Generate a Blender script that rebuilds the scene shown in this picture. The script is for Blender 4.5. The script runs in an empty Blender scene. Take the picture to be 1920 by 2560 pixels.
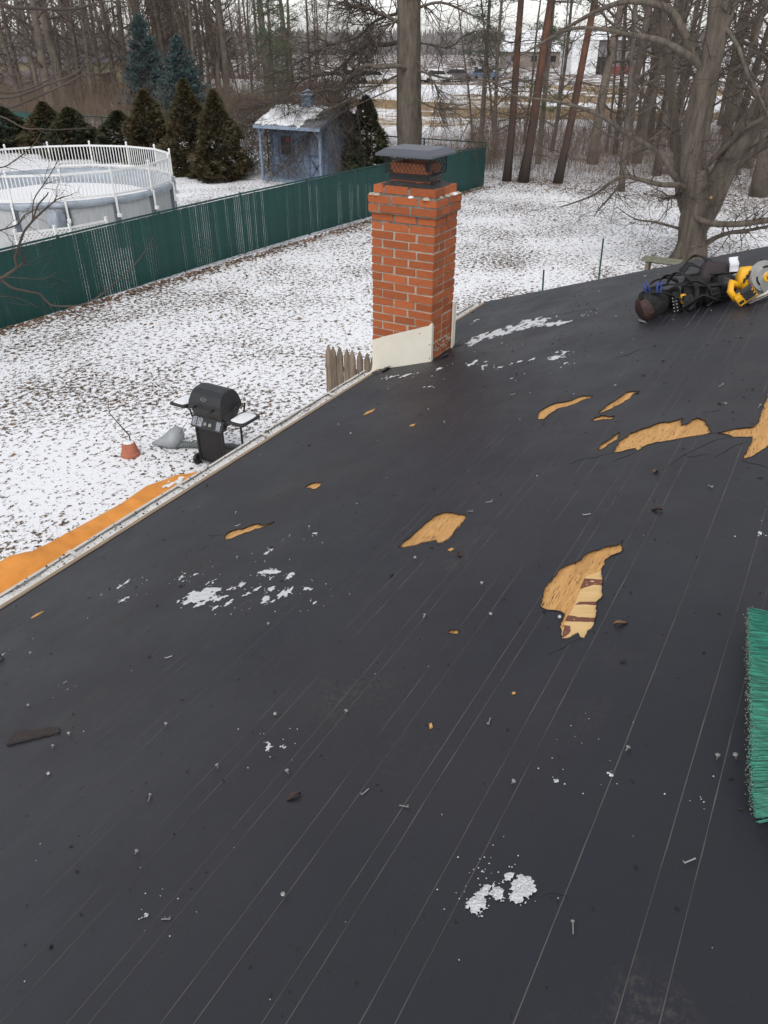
import bpy, bmesh, math, random
from mathutils import Vector, Matrix, noise, geometry
R = math.radians
sc = bpy.context.scene
# ------------------------------------------------------------------ camera, sky, sun, exposure
CAMZ = 5.1
cd = bpy.data.cameras.new('camera'); cam = bpy.data.objects.new('camera', cd); sc.collection.objects.link(cam)
cd.sensor_fit = 'VERTICAL'; cd.sensor_height = 36.0; cd.lens = 36.0 * 1910 / 2560
cd.clip_start = 0.05; cd.clip_end = 6000
PITCH = math.atan(1182 / 1910)
cam.location = (0, 0, CAMZ); cam.rotation_euler = (math.pi / 2 - PITCH, 0, R(30 - 90))
sc.camera = cam
w = bpy.data.worlds.new('World'); sc.world = w; w.use_nodes = True
wn = w.node_tree.nodes; wl = w.node_tree.links
bg = wn['Background']; bg.inputs['Strength'].default_value = 0.15
sky = wn.new('ShaderNodeTexSky'); sky.sky_type = 'NISHITA'; sky.sun_disc = False
SUN_EL, SUN_AZ = R(52), R(200)
sky.sun_elevation = SUN_EL; sky.sun_rotation = R(90) - SUN_AZ
sky.air_density = 1.0; sky.dust_density = 1.0; sky.ozone_density = 1.0
hs = wn.new('ShaderNodeHueSaturation'); hs.inputs['Saturation'].default_value = 0.16; hs.inputs['Value'].default_value = 1.0
wl.new(sky.outputs[0], hs.inputs['Color']); wl.new(hs.outputs[0], bg.inputs['Color'])
sd = bpy.data.lights.new('sun', 'SUN'); sd.energy = 1.0; sd.angle = R(35); sd.color = (1.0, 0.95, 0.89)
so = bpy.data.objects.new('sun', sd); sc.collection.objects.link(so)
sdir = Vector((math.cos(SUN_EL) * math.cos(SUN_AZ), math.cos(SUN_EL) * math.sin(SUN_AZ), math.sin(SUN_EL)))
so.rotation_euler = sdir.to_track_quat('Z', 'Y').to_euler(); so.location = (0, 0, 30)
sc.view_settings.view_transform = 'Standard'; sc.view_settings.look = 'None'
sc.view_settings.exposure = 0.46; sc.view_settings.gamma = 1.0
sc.cycles.max_bounces = 6

# ------------------------------------------------------------------ helpers
rnd = random.Random(7)
COL = sc.collection
def U(a, b): return rnd.uniform(a, b)
def tag(o, label=None, cat=None, group=None, kind=None):
    if label: o['label'] = label
    if cat: o['category'] = cat
    if group: o['group'] = group
    if kind: o['kind'] = kind
    return o
def thing(name, label, cat, loc=(0, 0, 0), group=None, rot=None):
    o = bpy.data.objects.new(name, None); COL.objects.link(o); o.location = loc
    o.empty_display_size = 0.1
    if rot is not None: o.rotation_euler = rot
    return tag(o, label, cat, group)
def inst(name, me, parent=None, loc=(0, 0, 0), rot=(0, 0, 0), scale=(1, 1, 1)):
    o = bpy.data.objects.new(name, me); COL.objects.link(o)
    if parent is not None: o.parent = parent
    o.location = loc; o.rotation_euler = rot; o.scale = scale
    return o
def copy_tree(o, parent=None):
    c = o.copy(); COL.objects.link(c); c.parent = parent
    for ch in list(o.children): copy_tree(ch, c)
    return c

class MB:
    def __init__(s): s.v = []; s.f = []
    def add(s, vs, fs):
        b = len(s.v); s.v.extend([tuple(v) for v in vs]); s.f.extend([tuple(i + b for i in f) for f in fs]); return s
    def box(s, c, d, rot=None):
        hx, hy, hz = d[0] / 2, d[1] / 2, d[2] / 2
        vs = [Vector((x, y, z)) for z in (-hz, hz) for y in (-hy, hy) for x in (-hx, hx)]
        if rot is not None: vs = [rot @ v for v in vs]
        c = Vector(c)
        return s.add([v + c for v in vs], [(0, 2, 3, 1), (4, 5, 7, 6), (0, 1, 5, 4), (2, 6, 7, 3), (0, 4, 6, 2), (1, 3, 7, 5)])
    def bar(s, a, b, wd, th, up=(0, 0, 1)):
        a = Vector(a); b = Vector(b); d = (b - a); L = d.length; d.normalize()
        u = Vector(up); x = d.cross(u)
        if x.length < 1e-4: x = d.cross(Vector((1, 0, 0)))
        x.normalize(); u = x.cross(d)
        m = Matrix((x, d, u)).transposed()
        return s.box((a + b) / 2, (wd, L, th), m)
    def tube(s, pts, rad, n=6, cap=True, closed=False):
        pts = [Vector(p) for p in pts]; m = len(pts)
        if not hasattr(rad, '__len__'): rad = [rad] * m
        t0 = (pts[1] - pts[0]).normalized()
        x = t0.orthogonal().normalized(); vs = []; fs = []
        for i, p in enumerate(pts):
            if closed: t = (pts[(i + 1) % m] - pts[i - 1])
            else: t = pts[min(i + 1, m - 1)] - pts[max(i - 1, 0)]
            if t.length < 1e-9: t = t0
            t = t.normalized(); x = x - t * x.dot(t)
            x = x.normalized() if x.length > 1e-6 else t.orthogonal().normalized()
            y = t.cross(x)
            for k in range(n):
                a = 2 * math.pi * k / n
                vs.append(p + (x * math.cos(a) + y * math.sin(a)) * rad[i])
        for i in range(m if closed else m - 1):
            j = (i + 1) % m
            for k in range(n):
                l = (k + 1) % n
                fs.append((i * n + k, i * n + l, j * n + l, j * n + k))
        if cap and not closed:
            fs.append(tuple(range(n - 1, -1, -1))); fs.append(tuple((m - 1) * n + k for k in range(n)))
        return s.add(vs, fs)
    def lathe(s, prof, c=(0, 0, 0), n=24, axis='z'):
        vs = []; fs = []; m = len(prof); c = Vector(c)
        for r, z in prof:
            for k in range(n):
                a = 2 * math.pi * k / n; q = (r * math.cos(a), r * math.sin(a), z)
                if axis == 'y': q = (q[0], q[2], q[1])
                if axis == 'x': q = (q[2], q[0], q[1])
                vs.append(c + Vector(q))
        for i in range(m - 1):
            for k in range(n):
                l = (k + 1) % n; fs.append((i * n + k, i * n + l, (i + 1) * n + l, (i + 1) * n + k))
        if prof[0][0] > 1e-4: fs.append(tuple(range(n - 1, -1, -1)))
        if prof[-1][0] > 1e-4: fs.append(tuple((m - 1) * n + k for k in range(n)))
        return s.add(vs, fs)
    def prism(s, poly, fn, h0, h1):      # poly 2D -> fn(x,y,h) 3D
        n = len(poly); vs = [fn(x, y, h0) for x, y in poly] + [fn(x, y, h1) for x, y in poly]
        fs = [tuple(range(n - 1, -1, -1)), tuple(range(n, 2 * n))]
        fs += [(i, (i + 1) % n, n + (i + 1) % n, n + i) for i in range(n)]
        return s.add(vs, fs)
    def mesh(s, name, mat, smooth=False, org=(0, 0, 0)):
        me = bpy.data.meshes.new(name)
        if any(org): s.v = [(v[0] - org[0], v[1] - org[1], v[2] - org[2]) for v in s.v]
        me.from_pydata(s.v, [], s.f); me.validate()
        if mat: me.materials.append(mat)
        if smooth: me.polygons.foreach_set('use_smooth', [True] * len(me.polygons))
        me.update(); return me
    def build(s, name, mat, parent=None, smooth=False, loc=None, world=True, bevel=0, kind=None):
        # world=True: vertices are in world coordinates, shifted into the parent's frame (unrotated parents)
        org = (0, 0, 0)
        if parent is not None and world:
            org = Vector((0, 0, 0)); p = parent
            while p is not None: org = org + p.location; p = p.parent
        elif parent is None and loc is not None: org = loc
        o = inst(name, s.mesh(name, mat, smooth, tuple(org)), parent)
        if parent is None and loc is not None: o.location = loc
        if bevel:
            m = o.modifiers.new('bevel', 'BEVEL'); m.width = bevel; m.segments = 2; m.limit_method = 'ANGLE'
        if kind: o['kind'] = kind
        return o

def fixn(me):
    bm = bmesh.new(); bm.from_mesh(me); bmesh.ops.recalc_face_normals(bm, faces=bm.faces); bm.to_mesh(me); bm.free()

# ------------------------------------------------------------------ materials
def nn(t, ty, **kw):
    n = t.nodes.new('ShaderNode' + ty)
    for k, v in kw.items(): setattr(n, k, v)
    return n
def M(name, a, b=None, rough=.8, scale=8., detail=6., lo=.35, hi=.65, bump=0., bscale=40., metal=0., spec=.4, rv=0., stretch=(1, 1, 1), speck=None, zmix=None):
    """two-tone noise principled; rv = brightness variation per object; speck = (colour, scale, threshold)"""
    m = bpy.data.materials.new(name); m.use_nodes = True; t = m.node_tree; L = t.links
    p = t.nodes['Principled BSDF']; p.inputs['Roughness'].default_value = rough; p.inputs['Metallic'].default_value = metal
    p.inputs['Specular IOR Level'].default_value = spec
    if b is None: b = tuple(c * .72 for c in a)
    tc = nn(t, 'TexCoord'); mp = nn(t, 'Mapping'); mp.inputs['Scale'].default_value = stretch; L.new(tc.outputs['Object'], mp.inputs[0])
    vec = mp.outputs[0]
    n1 = nn(t, 'TexNoise'); n1.inputs['Scale'].default_value = scale; n1.inputs['Detail'].default_value = detail; n1.inputs['Roughness'].default_value = .65
    L.new(vec, n1.inputs['Vector'])
    mr = nn(t, 'MapRange'); mr.inputs[1].default_value = lo; mr.inputs[2].default_value = hi; L.new(n1.outputs[0], mr.inputs[0])
    mx = nn(t, 'Mix', data_type='RGBA'); mx.inputs[6].default_value = (*a, 1); mx.inputs[7].default_value = (*b, 1); L.new(mr.outputs[0], mx.inputs[0])
    col = mx.outputs[2]
    if speck:
        n2 = nn(t, 'TexNoise'); n2.inputs['Scale'].default_value = speck[1]; n2.inputs['Detail'].default_value = 4; L.new(vec, n2.inputs['Vector'])
        m2 = nn(t, 'MapRange'); m2.inputs[1].default_value = speck[2]; m2.inputs[2].default_value = speck[2] + .04; L.new(n2.outputs[0], m2.inputs[0])
        x2 = nn(t, 'Mix', data_type='RGBA'); L.new(m2.outputs[0], x2.inputs[0]); L.new(col, x2.inputs[6]); x2.inputs[7].default_value = (*speck[0], 1); col = x2.outputs[2]
    if zmix:
        sz = nn(t, 'SeparateXYZ'); L.new(tc.outputs['Object'], sz.inputs[0]); zr = nn(t, 'MapRange'); zr.inputs[1].default_value = zmix[1]; zr.inputs[2].default_value = zmix[2]; L.new(sz.outputs[2], zr.inputs[0])
        zx = nn(t, 'Mix', data_type='RGBA'); L.new(zr.outputs[0], zx.inputs[0]); zx.inputs[6].default_value = (*zmix[0], 1); L.new(col, zx.inputs[7]); col = zx.outputs[2]
    if rv:
        oi = nn(t, 'ObjectInfo'); r2 = nn(t, 'MapRange'); r2.inputs[3].default_value = 1 - rv; r2.inputs[4].default_value = 1 + rv; L.new(oi.outputs['Random'], r2.inputs[0])
        h = nn(t, 'HueSaturation'); L.new(r2.outputs[0], h.inputs['Value']); L.new(col, h.inputs['Color']); col = h.outputs[0]
    L.new(col, p.inputs['Base Color'])
    if bump:
        nb = nn(t, 'TexNoise'); nb.inputs['Scale'].default_value = bscale; nb.inputs['Detail'].default_value = 6; L.new(vec, nb.inputs['Vector'])
        bp = nn(t, 'Bump'); bp.inputs['Strength'].default_value = bump; bp.inputs['Distance'].default_value = .02; L.new(nb.outputs[0], bp.inputs['Height']); L.new(bp.outputs[0], p.inputs['Normal'])
    return m

def ground_mat():
    m = bpy.data.materials.new('snowy_ground'); m.use_nodes = True; t = m.node_tree; L = t.links
    p = t.nodes['Principled BSDF']; p.inputs['Roughness'].default_value = .85; p.inputs['Specular IOR Level'].default_value = .2
    tc = nn(t, 'TexCoord'); V = tc.outputs['Object']; sx = nn(t, 'SeparateXYZ'); L.new(V, sx.inputs[0])
    def noi(s, d=5, r=.6, st=None):
        n = nn(t, 'TexNoise'); n.inputs['Scale'].default_value = s; n.inputs['Detail'].default_value = d; n.inputs['Roughness'].default_value = r
        if st:
            mp = nn(t, 'Mapping'); mp.inputs['Scale'].default_value = st; L.new(V, mp.inputs[0]); L.new(mp.outputs[0], n.inputs['Vector'])
        else: L.new(V, n.inputs['Vector'])
        return n.outputs[0]
    def mr(x, a, b, c=0., d=1.):
        n = nn(t, 'MapRange'); n.inputs[1].default_value = a; n.inputs[2].default_value = b; n.inputs[3].default_value = c; n.inputs[4].default_value = d; L.new(x, n.inputs[0]); return n.outputs[0]
    def ma(op, a, b):
        n = nn(t, 'Math', operation=op)
        for i, q in enumerate((a, b)):
            if isinstance(q, (int, float)): n.inputs[i].default_value = q
            else: L.new(q, n.inputs[i])
        return n.outputs[0]
    def mix(f, a, b):
        n = nn(t, 'Mix', data_type='RGBA'); L.new(f, n.inputs[0])
        for i, q in ((6, a), (7, b)):
            if isinstance(q, tuple): n.inputs[i].default_value = (*q, 1)
            else: L.new(q, n.inputs[i])
        return n.outputs[2]
    grass = mix(mr(noi(9), .35, .65), (.062, .045, .032), (.135, .095, .060))
    litter = mix(mr(noi(14), .35, .65), (.05, .034, .022), (.15, .085, .05))
    tan = mix(mr(noi(2.2, 6, .7), .35, .65), (.33, .23, .12), (.17, .115, .07))
    snow = (.80, .81, .84)
    broad = noi(.42, 5, .6)
    # lawn: fine speckle of leaf and grass through thin snow
    f1 = noi(11, 6, .72, (1, 1.0, 1)); f2 = noi(30, 4, .7)
    sp = ma('ADD', ma('MULTIPLY', f1, .75), ma('MULTIPLY', f2, .25))
    sp = ma('ADD', sp, ma('MULTIPLY', ma('SUBTRACT', broad, .5), .25))
    lawn = mix(mr(sp, .516, .552), snow, grass)
    wood = mix(mr(ma('ADD', ma('MULTIPLY', noi(7, 6, .75), .8), ma('MULTIPLY', noi(.35, 3), .25)), .50, .58), (.7, .71, .74), litter)
    fb = ma('ADD', noi(.9, 3, .5, (.055, .030, .1)), ma('MULTIPLY', ma('SUBTRACT', noi(.9, 6, .75), .5), .22))
    field = mix(mr(fb, .500, .530), (.80, .81, .84), tan)
    wob = ma('MULTIPLY', ma('SUBTRACT', noi(.25, 4), .5), 6.0)
    xw = ma('ADD', sx.outputs[0], wob)
    base = mix(mr(xw, 32.0, 34.0), lawn, wood)
    base = mix(mr(xw, 46.0, 52.0), base, field); base = mix(mr(xw, 104.0, 112.0), base, mix(mr(noi(.35, 5, .7), .5, .56), (.15, .10, .075), (.78, .79, .82)))
    L.new(base, p.inputs['Base Color'])
    bp = nn(t, 'Bump'); bp.inputs['Strength'].default_value = .5; bp.inputs['Distance'].default_value = .03
    L.new(sp, bp.inputs['Height']); L.new(bp.outputs[0], p.inputs['Normal'])
    return m

SNOW = M('snow', (.83, .84, .86), (.74, .755, .785), .9, 30, spec=.2, bump=.5, bscale=120)
ROOFSNOW = M('thin_roof_snow', (.84, .85, .87), (.68, .69, .72), .9, 60, 8, .35, .65, spec=.2, bump=.8, bscale=200)
def felt_mat():
    m = bpy.data.materials.new('roof_felt'); m.use_nodes = True; t = m.node_tree; L = t.links; p = t.nodes['Principled BSDF']; p.inputs['Specular IOR Level'].default_value = .62
    tc = nn(t, 'TexCoord'); V = tc.outputs['Object']
    def noi(s, d=6, r=.6, st=None):
        n = nn(t, 'TexNoise'); n.inputs['Scale'].default_value = s; n.inputs['Detail'].default_value = d; n.inputs['Roughness'].default_value = r
        if st: mp = nn(t, 'Mapping'); mp.inputs['Scale'].default_value = st; L.new(V, mp.inputs[0]); L.new(mp.outputs[0], n.inputs['Vector'])
        else: L.new(V, n.inputs['Vector'])
        return n.outputs[0]
    def mr(x, a, b, c=0., d=1.):
        n = nn(t, 'MapRange'); n.inputs[1].default_value = a; n.inputs[2].default_value = b; n.inputs[3].default_value = c; n.inputs[4].default_value = d; L.new(x, n.inputs[0]); return n.outputs[0]
    def mix(f, a, b):
        n = nn(t, 'Mix', data_type='RGBA'); L.new(f, n.inputs[0])
        for i, q in ((6, a), (7, b)):
            if isinstance(q, tuple): n.inputs[i].default_value = (*q, 1)
            else: L.new(q, n.inputs[i])
        return n.outputs[2]
    def mul(a, b): n = nn(t, 'Math', operation='MULTIPLY'); L.new(a, n.inputs[0]); L.new(b, n.inputs[1]); return n.outputs[0]
    col = mix(mr(noi(.9, 5, .55), .36, .64), (.0068, .0074, .0150), (.0115, .0108, .0152))
    col = mix(mul(mr(noi(1.7, 4, .6), .58, .70), mr(noi(70, 5, .8), .48, .62)), col, (.040, .035, .033))   # dusty scuffs
    col = mix(mr(noi(150, 3, .7), .60, .72, 0, .5), col, (.006, .006, .007))
    L.new(col, p.inputs['Base Color']); L.new(mr(noi(2.1, 6, .6), .35, .65, .46, .60), p.inputs['Roughness'])
    bp = nn(t, 'Bump'); bp.inputs['Strength'].default_value = .16; bp.inputs['Distance'].default_value = .02; L.new(noi(240, 5, .7), bp.inputs['Height'])
    b2 = nn(t, 'Bump'); b2.inputs['Strength'].default_value = .10; b2.inputs['Distance'].default_value = .05; L.new(noi(5, 4, .5, (.9, 1.1, 1)), b2.inputs['Height']); L.new(bp.outputs[0], b2.inputs['Normal']); L.new(b2.outputs[0], p.inputs['Normal'])
    return m
FELT = felt_mat()
FELTDARK = M('torn_felt_edge', (.012, .012, .013), None, .8)
CHALK = M('chalk_line', (.100, .092, .090), (.058, .054, .054), .9, 4, 8, .42, .62)
DECK = M('plywood', (.66, .37, .13), (.48, .25, .085), .75, 5, 8, .35, .65, stretch=(.9, 9, 9), bump=.3, bscale=30, speck=((.17, .085, .04), 24, .60))
PEELM = M('peeled_veneer', (.72, .50, .24), (.62, .40, .17), .7, 4, 6, stretch=(8, 1, 1), bump=.2)
BARM = M('reddish_glue_band', (.20, .075, .05), (.13, .05, .035), .8, 30, speck=((.62, .42, .2), 60, .62))
BRICK = M('orange_brick', (.52, .145, .046), (.41, .105, .040), .85, 9, 8, .35, .68, bump=.6, bscale=70, rv=.18, speck=((.15, .06, .045), 11, .66))
MORTAR = M('mortar', (.50, .43, .34), (.36, .31, .25), .95, 12, 6, bump=.6, bscale=90)
MORTARD = M('weathered_mortar', (.27, .25, .22), (.13, .12, .11), .95, 14, 6, bump=.6, bscale=90)
TAR = M('roof_tar', (.022, .021, .022), (.05, .048, .047), .6, 18, bump=.8, bscale=30)
CLAY = M('flue_clay', (.45, .155, .065), (.30, .09, .04), .85, 10, speck=((.03, .025, .025), 9, .60))
CAPM = M('cap_metal', (.115, .12, .145), (.10, .105, .125), .5, 3, metal=.3)
BLACKM = M('black_metal', (.018, .018, .02), None, .45, 5)
CREAM = M('cream_metal', (.72, .69, .60), (.66, .62, .52), .5, 2.5, speck=((.40, .36, .29), 6, .74))
WHITEP = M('white_paint', (.78, .78, .77), (.70, .70, .70), .5, 6)
GUTM = M('gutter_white', (.60, .59, .56), (.45, .43, .40), .6, 5)
GRITM = M('slushy_snow_with_grit', (.76, .76, .76), (.62, .61, .59), .9, 40, speck=((.08, .07, .06), 55, .66), bump=.8, bscale=60)
SIDING = M('siding', (.62, .60, .54), None, .6, 3)
GREENF = M('green_plastic', (.006, .062, .055), (.005, .048, .043), .5, 3, rv=.14)
GREENW = M('green_vinyl_wire', (.006, .045, .04), None, .45)
GREEND = M('dark_green_pipe', (.006, .05, .045), None, .5)
WOODGREY = M('weathered_wood', (.27, .215, .165), (.13, .10, .078), .9, 4, 8, .35, .65, stretch=(9, 9, .8), bump=.5, bscale=14, rv=.18)
BENCHW = M('lichened_board', (.22, .22, .16), (.14, .14, .10), .9, 8)
POOLW = M('pool_wall', (.44, .45, .455), (.33, .34, .35), .6, 6, stretch=(3, 3, .3), rv=.05)
POOLU = M('pool_upright', (.13, .15, .18), (.10, .115, .14), .5, 4)
COVER = M('pool_cover', (.33, .37, .42), (.22, .25, .29), .35, 4, bump=.5, bscale=7)
BLUEP = M('blue_paint', (.27, .335, .43), (.20, .255, .34), .75, 5, stretch=(6, 6, 1), rv=.07)
BLUED = M('blue_trim', (.14, .195, .30), (.115, .16, .25), .7, 5)
DARKGL = M('dark_glass', (.03, .033, .037), None, .15, 2)
REDORN = M('red_cloth', (.5, .07, .09), None, .8)
SHING = M('grey_shingle', (.17, .17, .18), (.11, .11, .115), .95, 20, rv=.2)
ORTARP = M('orange_tarp', (.74, .30, .055), (.60, .225, .035), .6, 2.2, 6, bump=.7, bscale=3.5, speck=((.40, .20, .08), 9, .70))
TERRA = M('terracotta', (.42, .15, .09), (.34, .12, .075), .85, 8)
GREYPL = M('grey_plastic', (.34, .36, .38), (.25, .27, .29), .55, 5)
GRILL = M('grill_enamel', (.022, .023, .026), (.028, .029, .032), .38, 5, bump=.05, bscale=200)
GRILLP = M('grill_panel', (.010, .010, .011), None, .5, 3)
DARKPL = M('dark_plastic', (.028, .030, .034), None, .55, 5)
STEEL = M('steel', (.42, .42, .41), (.28, .28, .27), .5, 20, metal=.7)
LABELM = M('printed_label', (.42, .45, .50), (.03, .035, .045), .6, 90, 2, .47, .53, stretch=(1, 1, 2.2))
BARK = M('grey_bark', (.145, .120, .096), (.070, .058, .047), .95, 3, 9, .38, .64, stretch=(2.6, 2.6, .45), bump=1, bscale=7, speck=((.10, .095, .068), 1.8, .62))
BARKF = M('woods_bark', (.170, .140, .114), (.085, .070, .058), .95, 2, 6, rv=.25)
TWIG = M('twig', (.085, .067, .055), (.050, .040, .034), .95, 2)
WTWIG = M('woods_twig', (.125, .098, .080), (.075, .060, .050), .95, 2)
BRUSHM = M('brush_stems', (.175, .126, .093), (.10, .074, .058), .95, 1.2)
REDBARK = M('red_pine_bark', (.16, .072, .046), (.070, .044, .036), .95, 1.6, 9, .40, .60, stretch=(2, 2, .6), bump=1, bscale=9, zmix=((.055, .042, .036), 1.0, 4.2))
CEDAR = M('cedar_foliage', (.052, .050, .020), (.080, .056, .026), .8, 2.2, 5, .4, .62, rv=.12)
CEDARG = M('cedar_foliage_green', (.040, .052, .022), (.062, .052, .026), .8, 2.2, 5, .4, .62)
SPRUCE = M('blue_spruce_needles', (.105, .145, .148), (.060, .092, .092), .8, 2.5, 5, .38, .62)
PINE = M('pine_needles', (.075, .115, .055), (.048, .075, .038), .8, 2)
LEAF = M('dead_leaf', (.21, .115, .062), (.062, .042, .030), .85, 3.1, 3, .38, .62)
GRASSM = M('dry_grass', (.42, .30, .15), (.28, .19, .10), .9, 1.0)
BRIST = M('green_bristle', (.020, .24, .155), (.010, .11, .08), .5, 90, 3, .38, .62, stretch=(1, .10, 1))
BRISTT = M('dirty_bristle_tip', (.22, .28, .22), (.10, .16, .12), .9, 180)
POUCH = M('black_nylon', (.012, .012, .013), (.022, .021, .022), .8, 20, bump=.4, bscale=150)
POUCHB = M('brown_leather', (.035, .018, .016), (.055, .028, .024), .7, 20)
YELLOW = M('yellow_plastic', (.80, .42, .015), (.72, .36, .012), .45, 6)
BLUEH = M('blue_grip', (.03, .06, .24), None, .5)
PAPER = M('white_paper', (.74, .76, .80), (.66, .68, .73), .9, 12)
ALU = M('cast_aluminium', (.42, .42, .41), (.32, .32, .31), .45, 14, metal=.4)
SCRAPM = M('shingle_scrap', (.060, .045, .042), (.035, .028, .027), .95, 160, bump=.8, bscale=160)
WHITEB = M('white_cladding', (.78, .79, .80), (.68, .69, .71), .7, 1)
GREYB = M('grey_cladding', (.21, .19, .21), (.17, .155, .17), .7, 1)
REDB = M('red_cladding', (.24, .06, .055), None, .7, 1)
YELB = M('yellow_siding', (.50, .46, .30), None, .7, 1)
TANB = M('tan_siding', (.26, .22, .19), None, .7, 1)
FARW = M('far_trees', (.25, .23, .23), (.18, .172, .175), .95, .05)
CUTW = M('cut_wood', (.42, .27, .14), None, .8, 9)
HOLES = [[(3.929,1.246),(3.974,1.248),(4.013,1.235),(4.048,1.224),(4.084,1.191),(4.089,1.148),(4.104,1.113),(4.142,1.094),(4.167,1.066),(4.141,1.002),(4.116,1.012),(4.098,1.037),(4.054,1.058),(4.03,1.076),(4.0,1.102),(3.984,1.131),(3.965,1.151),(3.907,1.163),(3.849,1.169),(3.814,1.17),(3.818,1.206)],[(3.832,0.882),(3.9,0.879),(3.978,0.86),(4.068,0.835),(4.145,0.818),(4.148,0.774),(4.126,0.746),(4.11,0.773),(4.035,0.77),(3.98,0.788),(3.926,0.806),(3.876,0.832),(3.848,0.856),(3.829,0.871)],[(3.726,0.889),(3.767,0.878),(3.791,0.857),(3.784,0.831),(3.756,0.806),(3.765,0.781),(3.738,0.78),(3.714,0.789),(3.722,0.822),(3.716,0.851),(3.713,0.874)],[(3.261,0.656),(3.312,0.656),(3.368,0.66),(3.406,0.663),(3.45,0.643),(3.489,0.642),(3.509,0.619),(3.547,0.593),(3.561,0.568),(3.582,0.556),(3.61,0.537),(3.618,0.511),(3.6,0.494),(3.623,0.471),(3.644,0.436),(3.548,0.426),(3.565,0.399),(3.609,0.391),(3.63,0.372),(3.607,0.345),(3.583,0.327),(3.532,0.316),(3.489,0.296),(3.425,0.282),(3.409,0.307),(3.399,0.349),(3.386,0.391),(3.369,0.426),(3.358,0.463),(3.347,0.5),(3.325,0.528),(3.301,0.542),(3.261,0.549),(3.296,0.567),(3.286,0.592),(3.268,0.614)],[(3.317,0.74),(3.373,0.74),(3.418,0.723),(3.473,0.709),(3.52,0.695),(3.492,0.686),(3.459,0.688),(3.428,0.676),(3.393,0.695),(3.339,0.709),(3.305,0.724)],[(3.419,0.25),(3.44,0.214),(3.455,0.186),(3.458,0.156),(3.461,0.114),(3.548,0.108),(3.673,0.108),(3.849,0.109),(4.238,0.105),(4.191,0.051),(3.596,0.002),(3.297,0.012),(3.205,0.046),(3.169,0.063),(3.132,0.08),(3.109,0.11),(3.184,0.109),(3.282,0.107),(3.341,0.106),(3.348,0.142),(3.355,0.178),(3.388,0.206)],[(2.359,1.289),(2.411,1.289),(2.464,1.28),(2.534,1.276),(2.598,1.271),(2.652,1.26),(2.683,1.229),(2.678,1.193),(2.66,1.152),(2.65,1.111),(2.618,1.097),(2.578,1.099),(2.532,1.093),(2.479,1.092),(2.442,1.09),(2.406,1.103),(2.401,1.131),(2.423,1.146),(2.412,1.176),(2.397,1.204),(2.372,1.231),(2.357,1.264)],[(2.425,0.398),(2.393,0.404),(2.384,0.425),(2.372,0.451),(2.349,0.474),(2.33,0.492),(2.311,0.501),(2.281,0.501),(2.256,0.523),(2.232,0.545),(2.196,0.557),(2.15,0.563),(2.116,0.566),(2.083,0.566),(2.046,0.559),(1.995,0.544),(1.967,0.534),(1.957,0.517),(1.955,0.488),(1.948,0.464),(1.933,0.449),(1.897,0.445),(1.852,0.433),(1.804,0.418),(1.807,0.403),(1.826,0.389),(1.841,0.378),(1.82,0.367),(1.814,0.352),(1.853,0.354),(1.868,0.346),(1.909,0.348),(1.964,0.356),(2.002,0.368),(2.042,0.365),(2.103,0.379),(2.166,0.397),(2.21,0.412),(2.25,0.412),(2.284,0.421),(2.314,0.406),(2.333,0.386),(2.351,0.379),(2.387,0.394)],[(1.796,0.789),(1.807,0.779),(1.808,0.755),(1.787,0.748),(1.787,0.782)],[(2.427,2.351),(2.466,2.379),(2.506,2.388),(2.526,2.375),(2.539,2.353),(2.541,2.321),(2.565,2.308),(2.585,2.291),(2.598,2.247),(2.58,2.229),(2.59,2.196),(2.61,2.175),(2.619,2.166),(2.592,2.165),(2.576,2.177),(2.55,2.205),(2.537,2.235),(2.505,2.249),(2.485,2.274),(2.46,2.293),(2.434,2.304),(2.421,2.326)],[(3.038,2.271),(3.07,2.273),(3.096,2.261),(3.102,2.235),(3.086,2.193),(3.053,2.172),(3.009,2.171),(3.003,2.192),(3.029,2.222)]]
PEEL = [(2.253,0.411),(2.208,0.434),(2.184,0.463),(2.108,0.457),(2.014,0.448),(1.955,0.445),(1.897,0.445),(1.87,0.44),(1.804,0.418),(1.807,0.403),(1.826,0.389),(1.841,0.378),(1.82,0.367),(1.814,0.352),(1.853,0.354),(1.868,0.346),(1.909,0.348),(1.964,0.356),(2.002,0.368),(2.042,0.365),(2.103,0.379),(2.166,0.397),(2.21,0.412)]
BARS = [[(2.164,0.461),(2.16,0.396),(2.126,0.387),(2.127,0.416),(2.109,0.438),(2.093,0.455)],[(2.02,0.43),(2.026,0.37),(2.006,0.366),(2.007,0.402),(2.002,0.438)],[(1.939,0.444),(1.932,0.406),(1.935,0.352),(1.911,0.348),(1.909,0.399),(1.906,0.439)],[(1.884,0.437),(1.882,0.416),(1.856,0.406),(1.828,0.412),(1.819,0.42)]]
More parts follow.
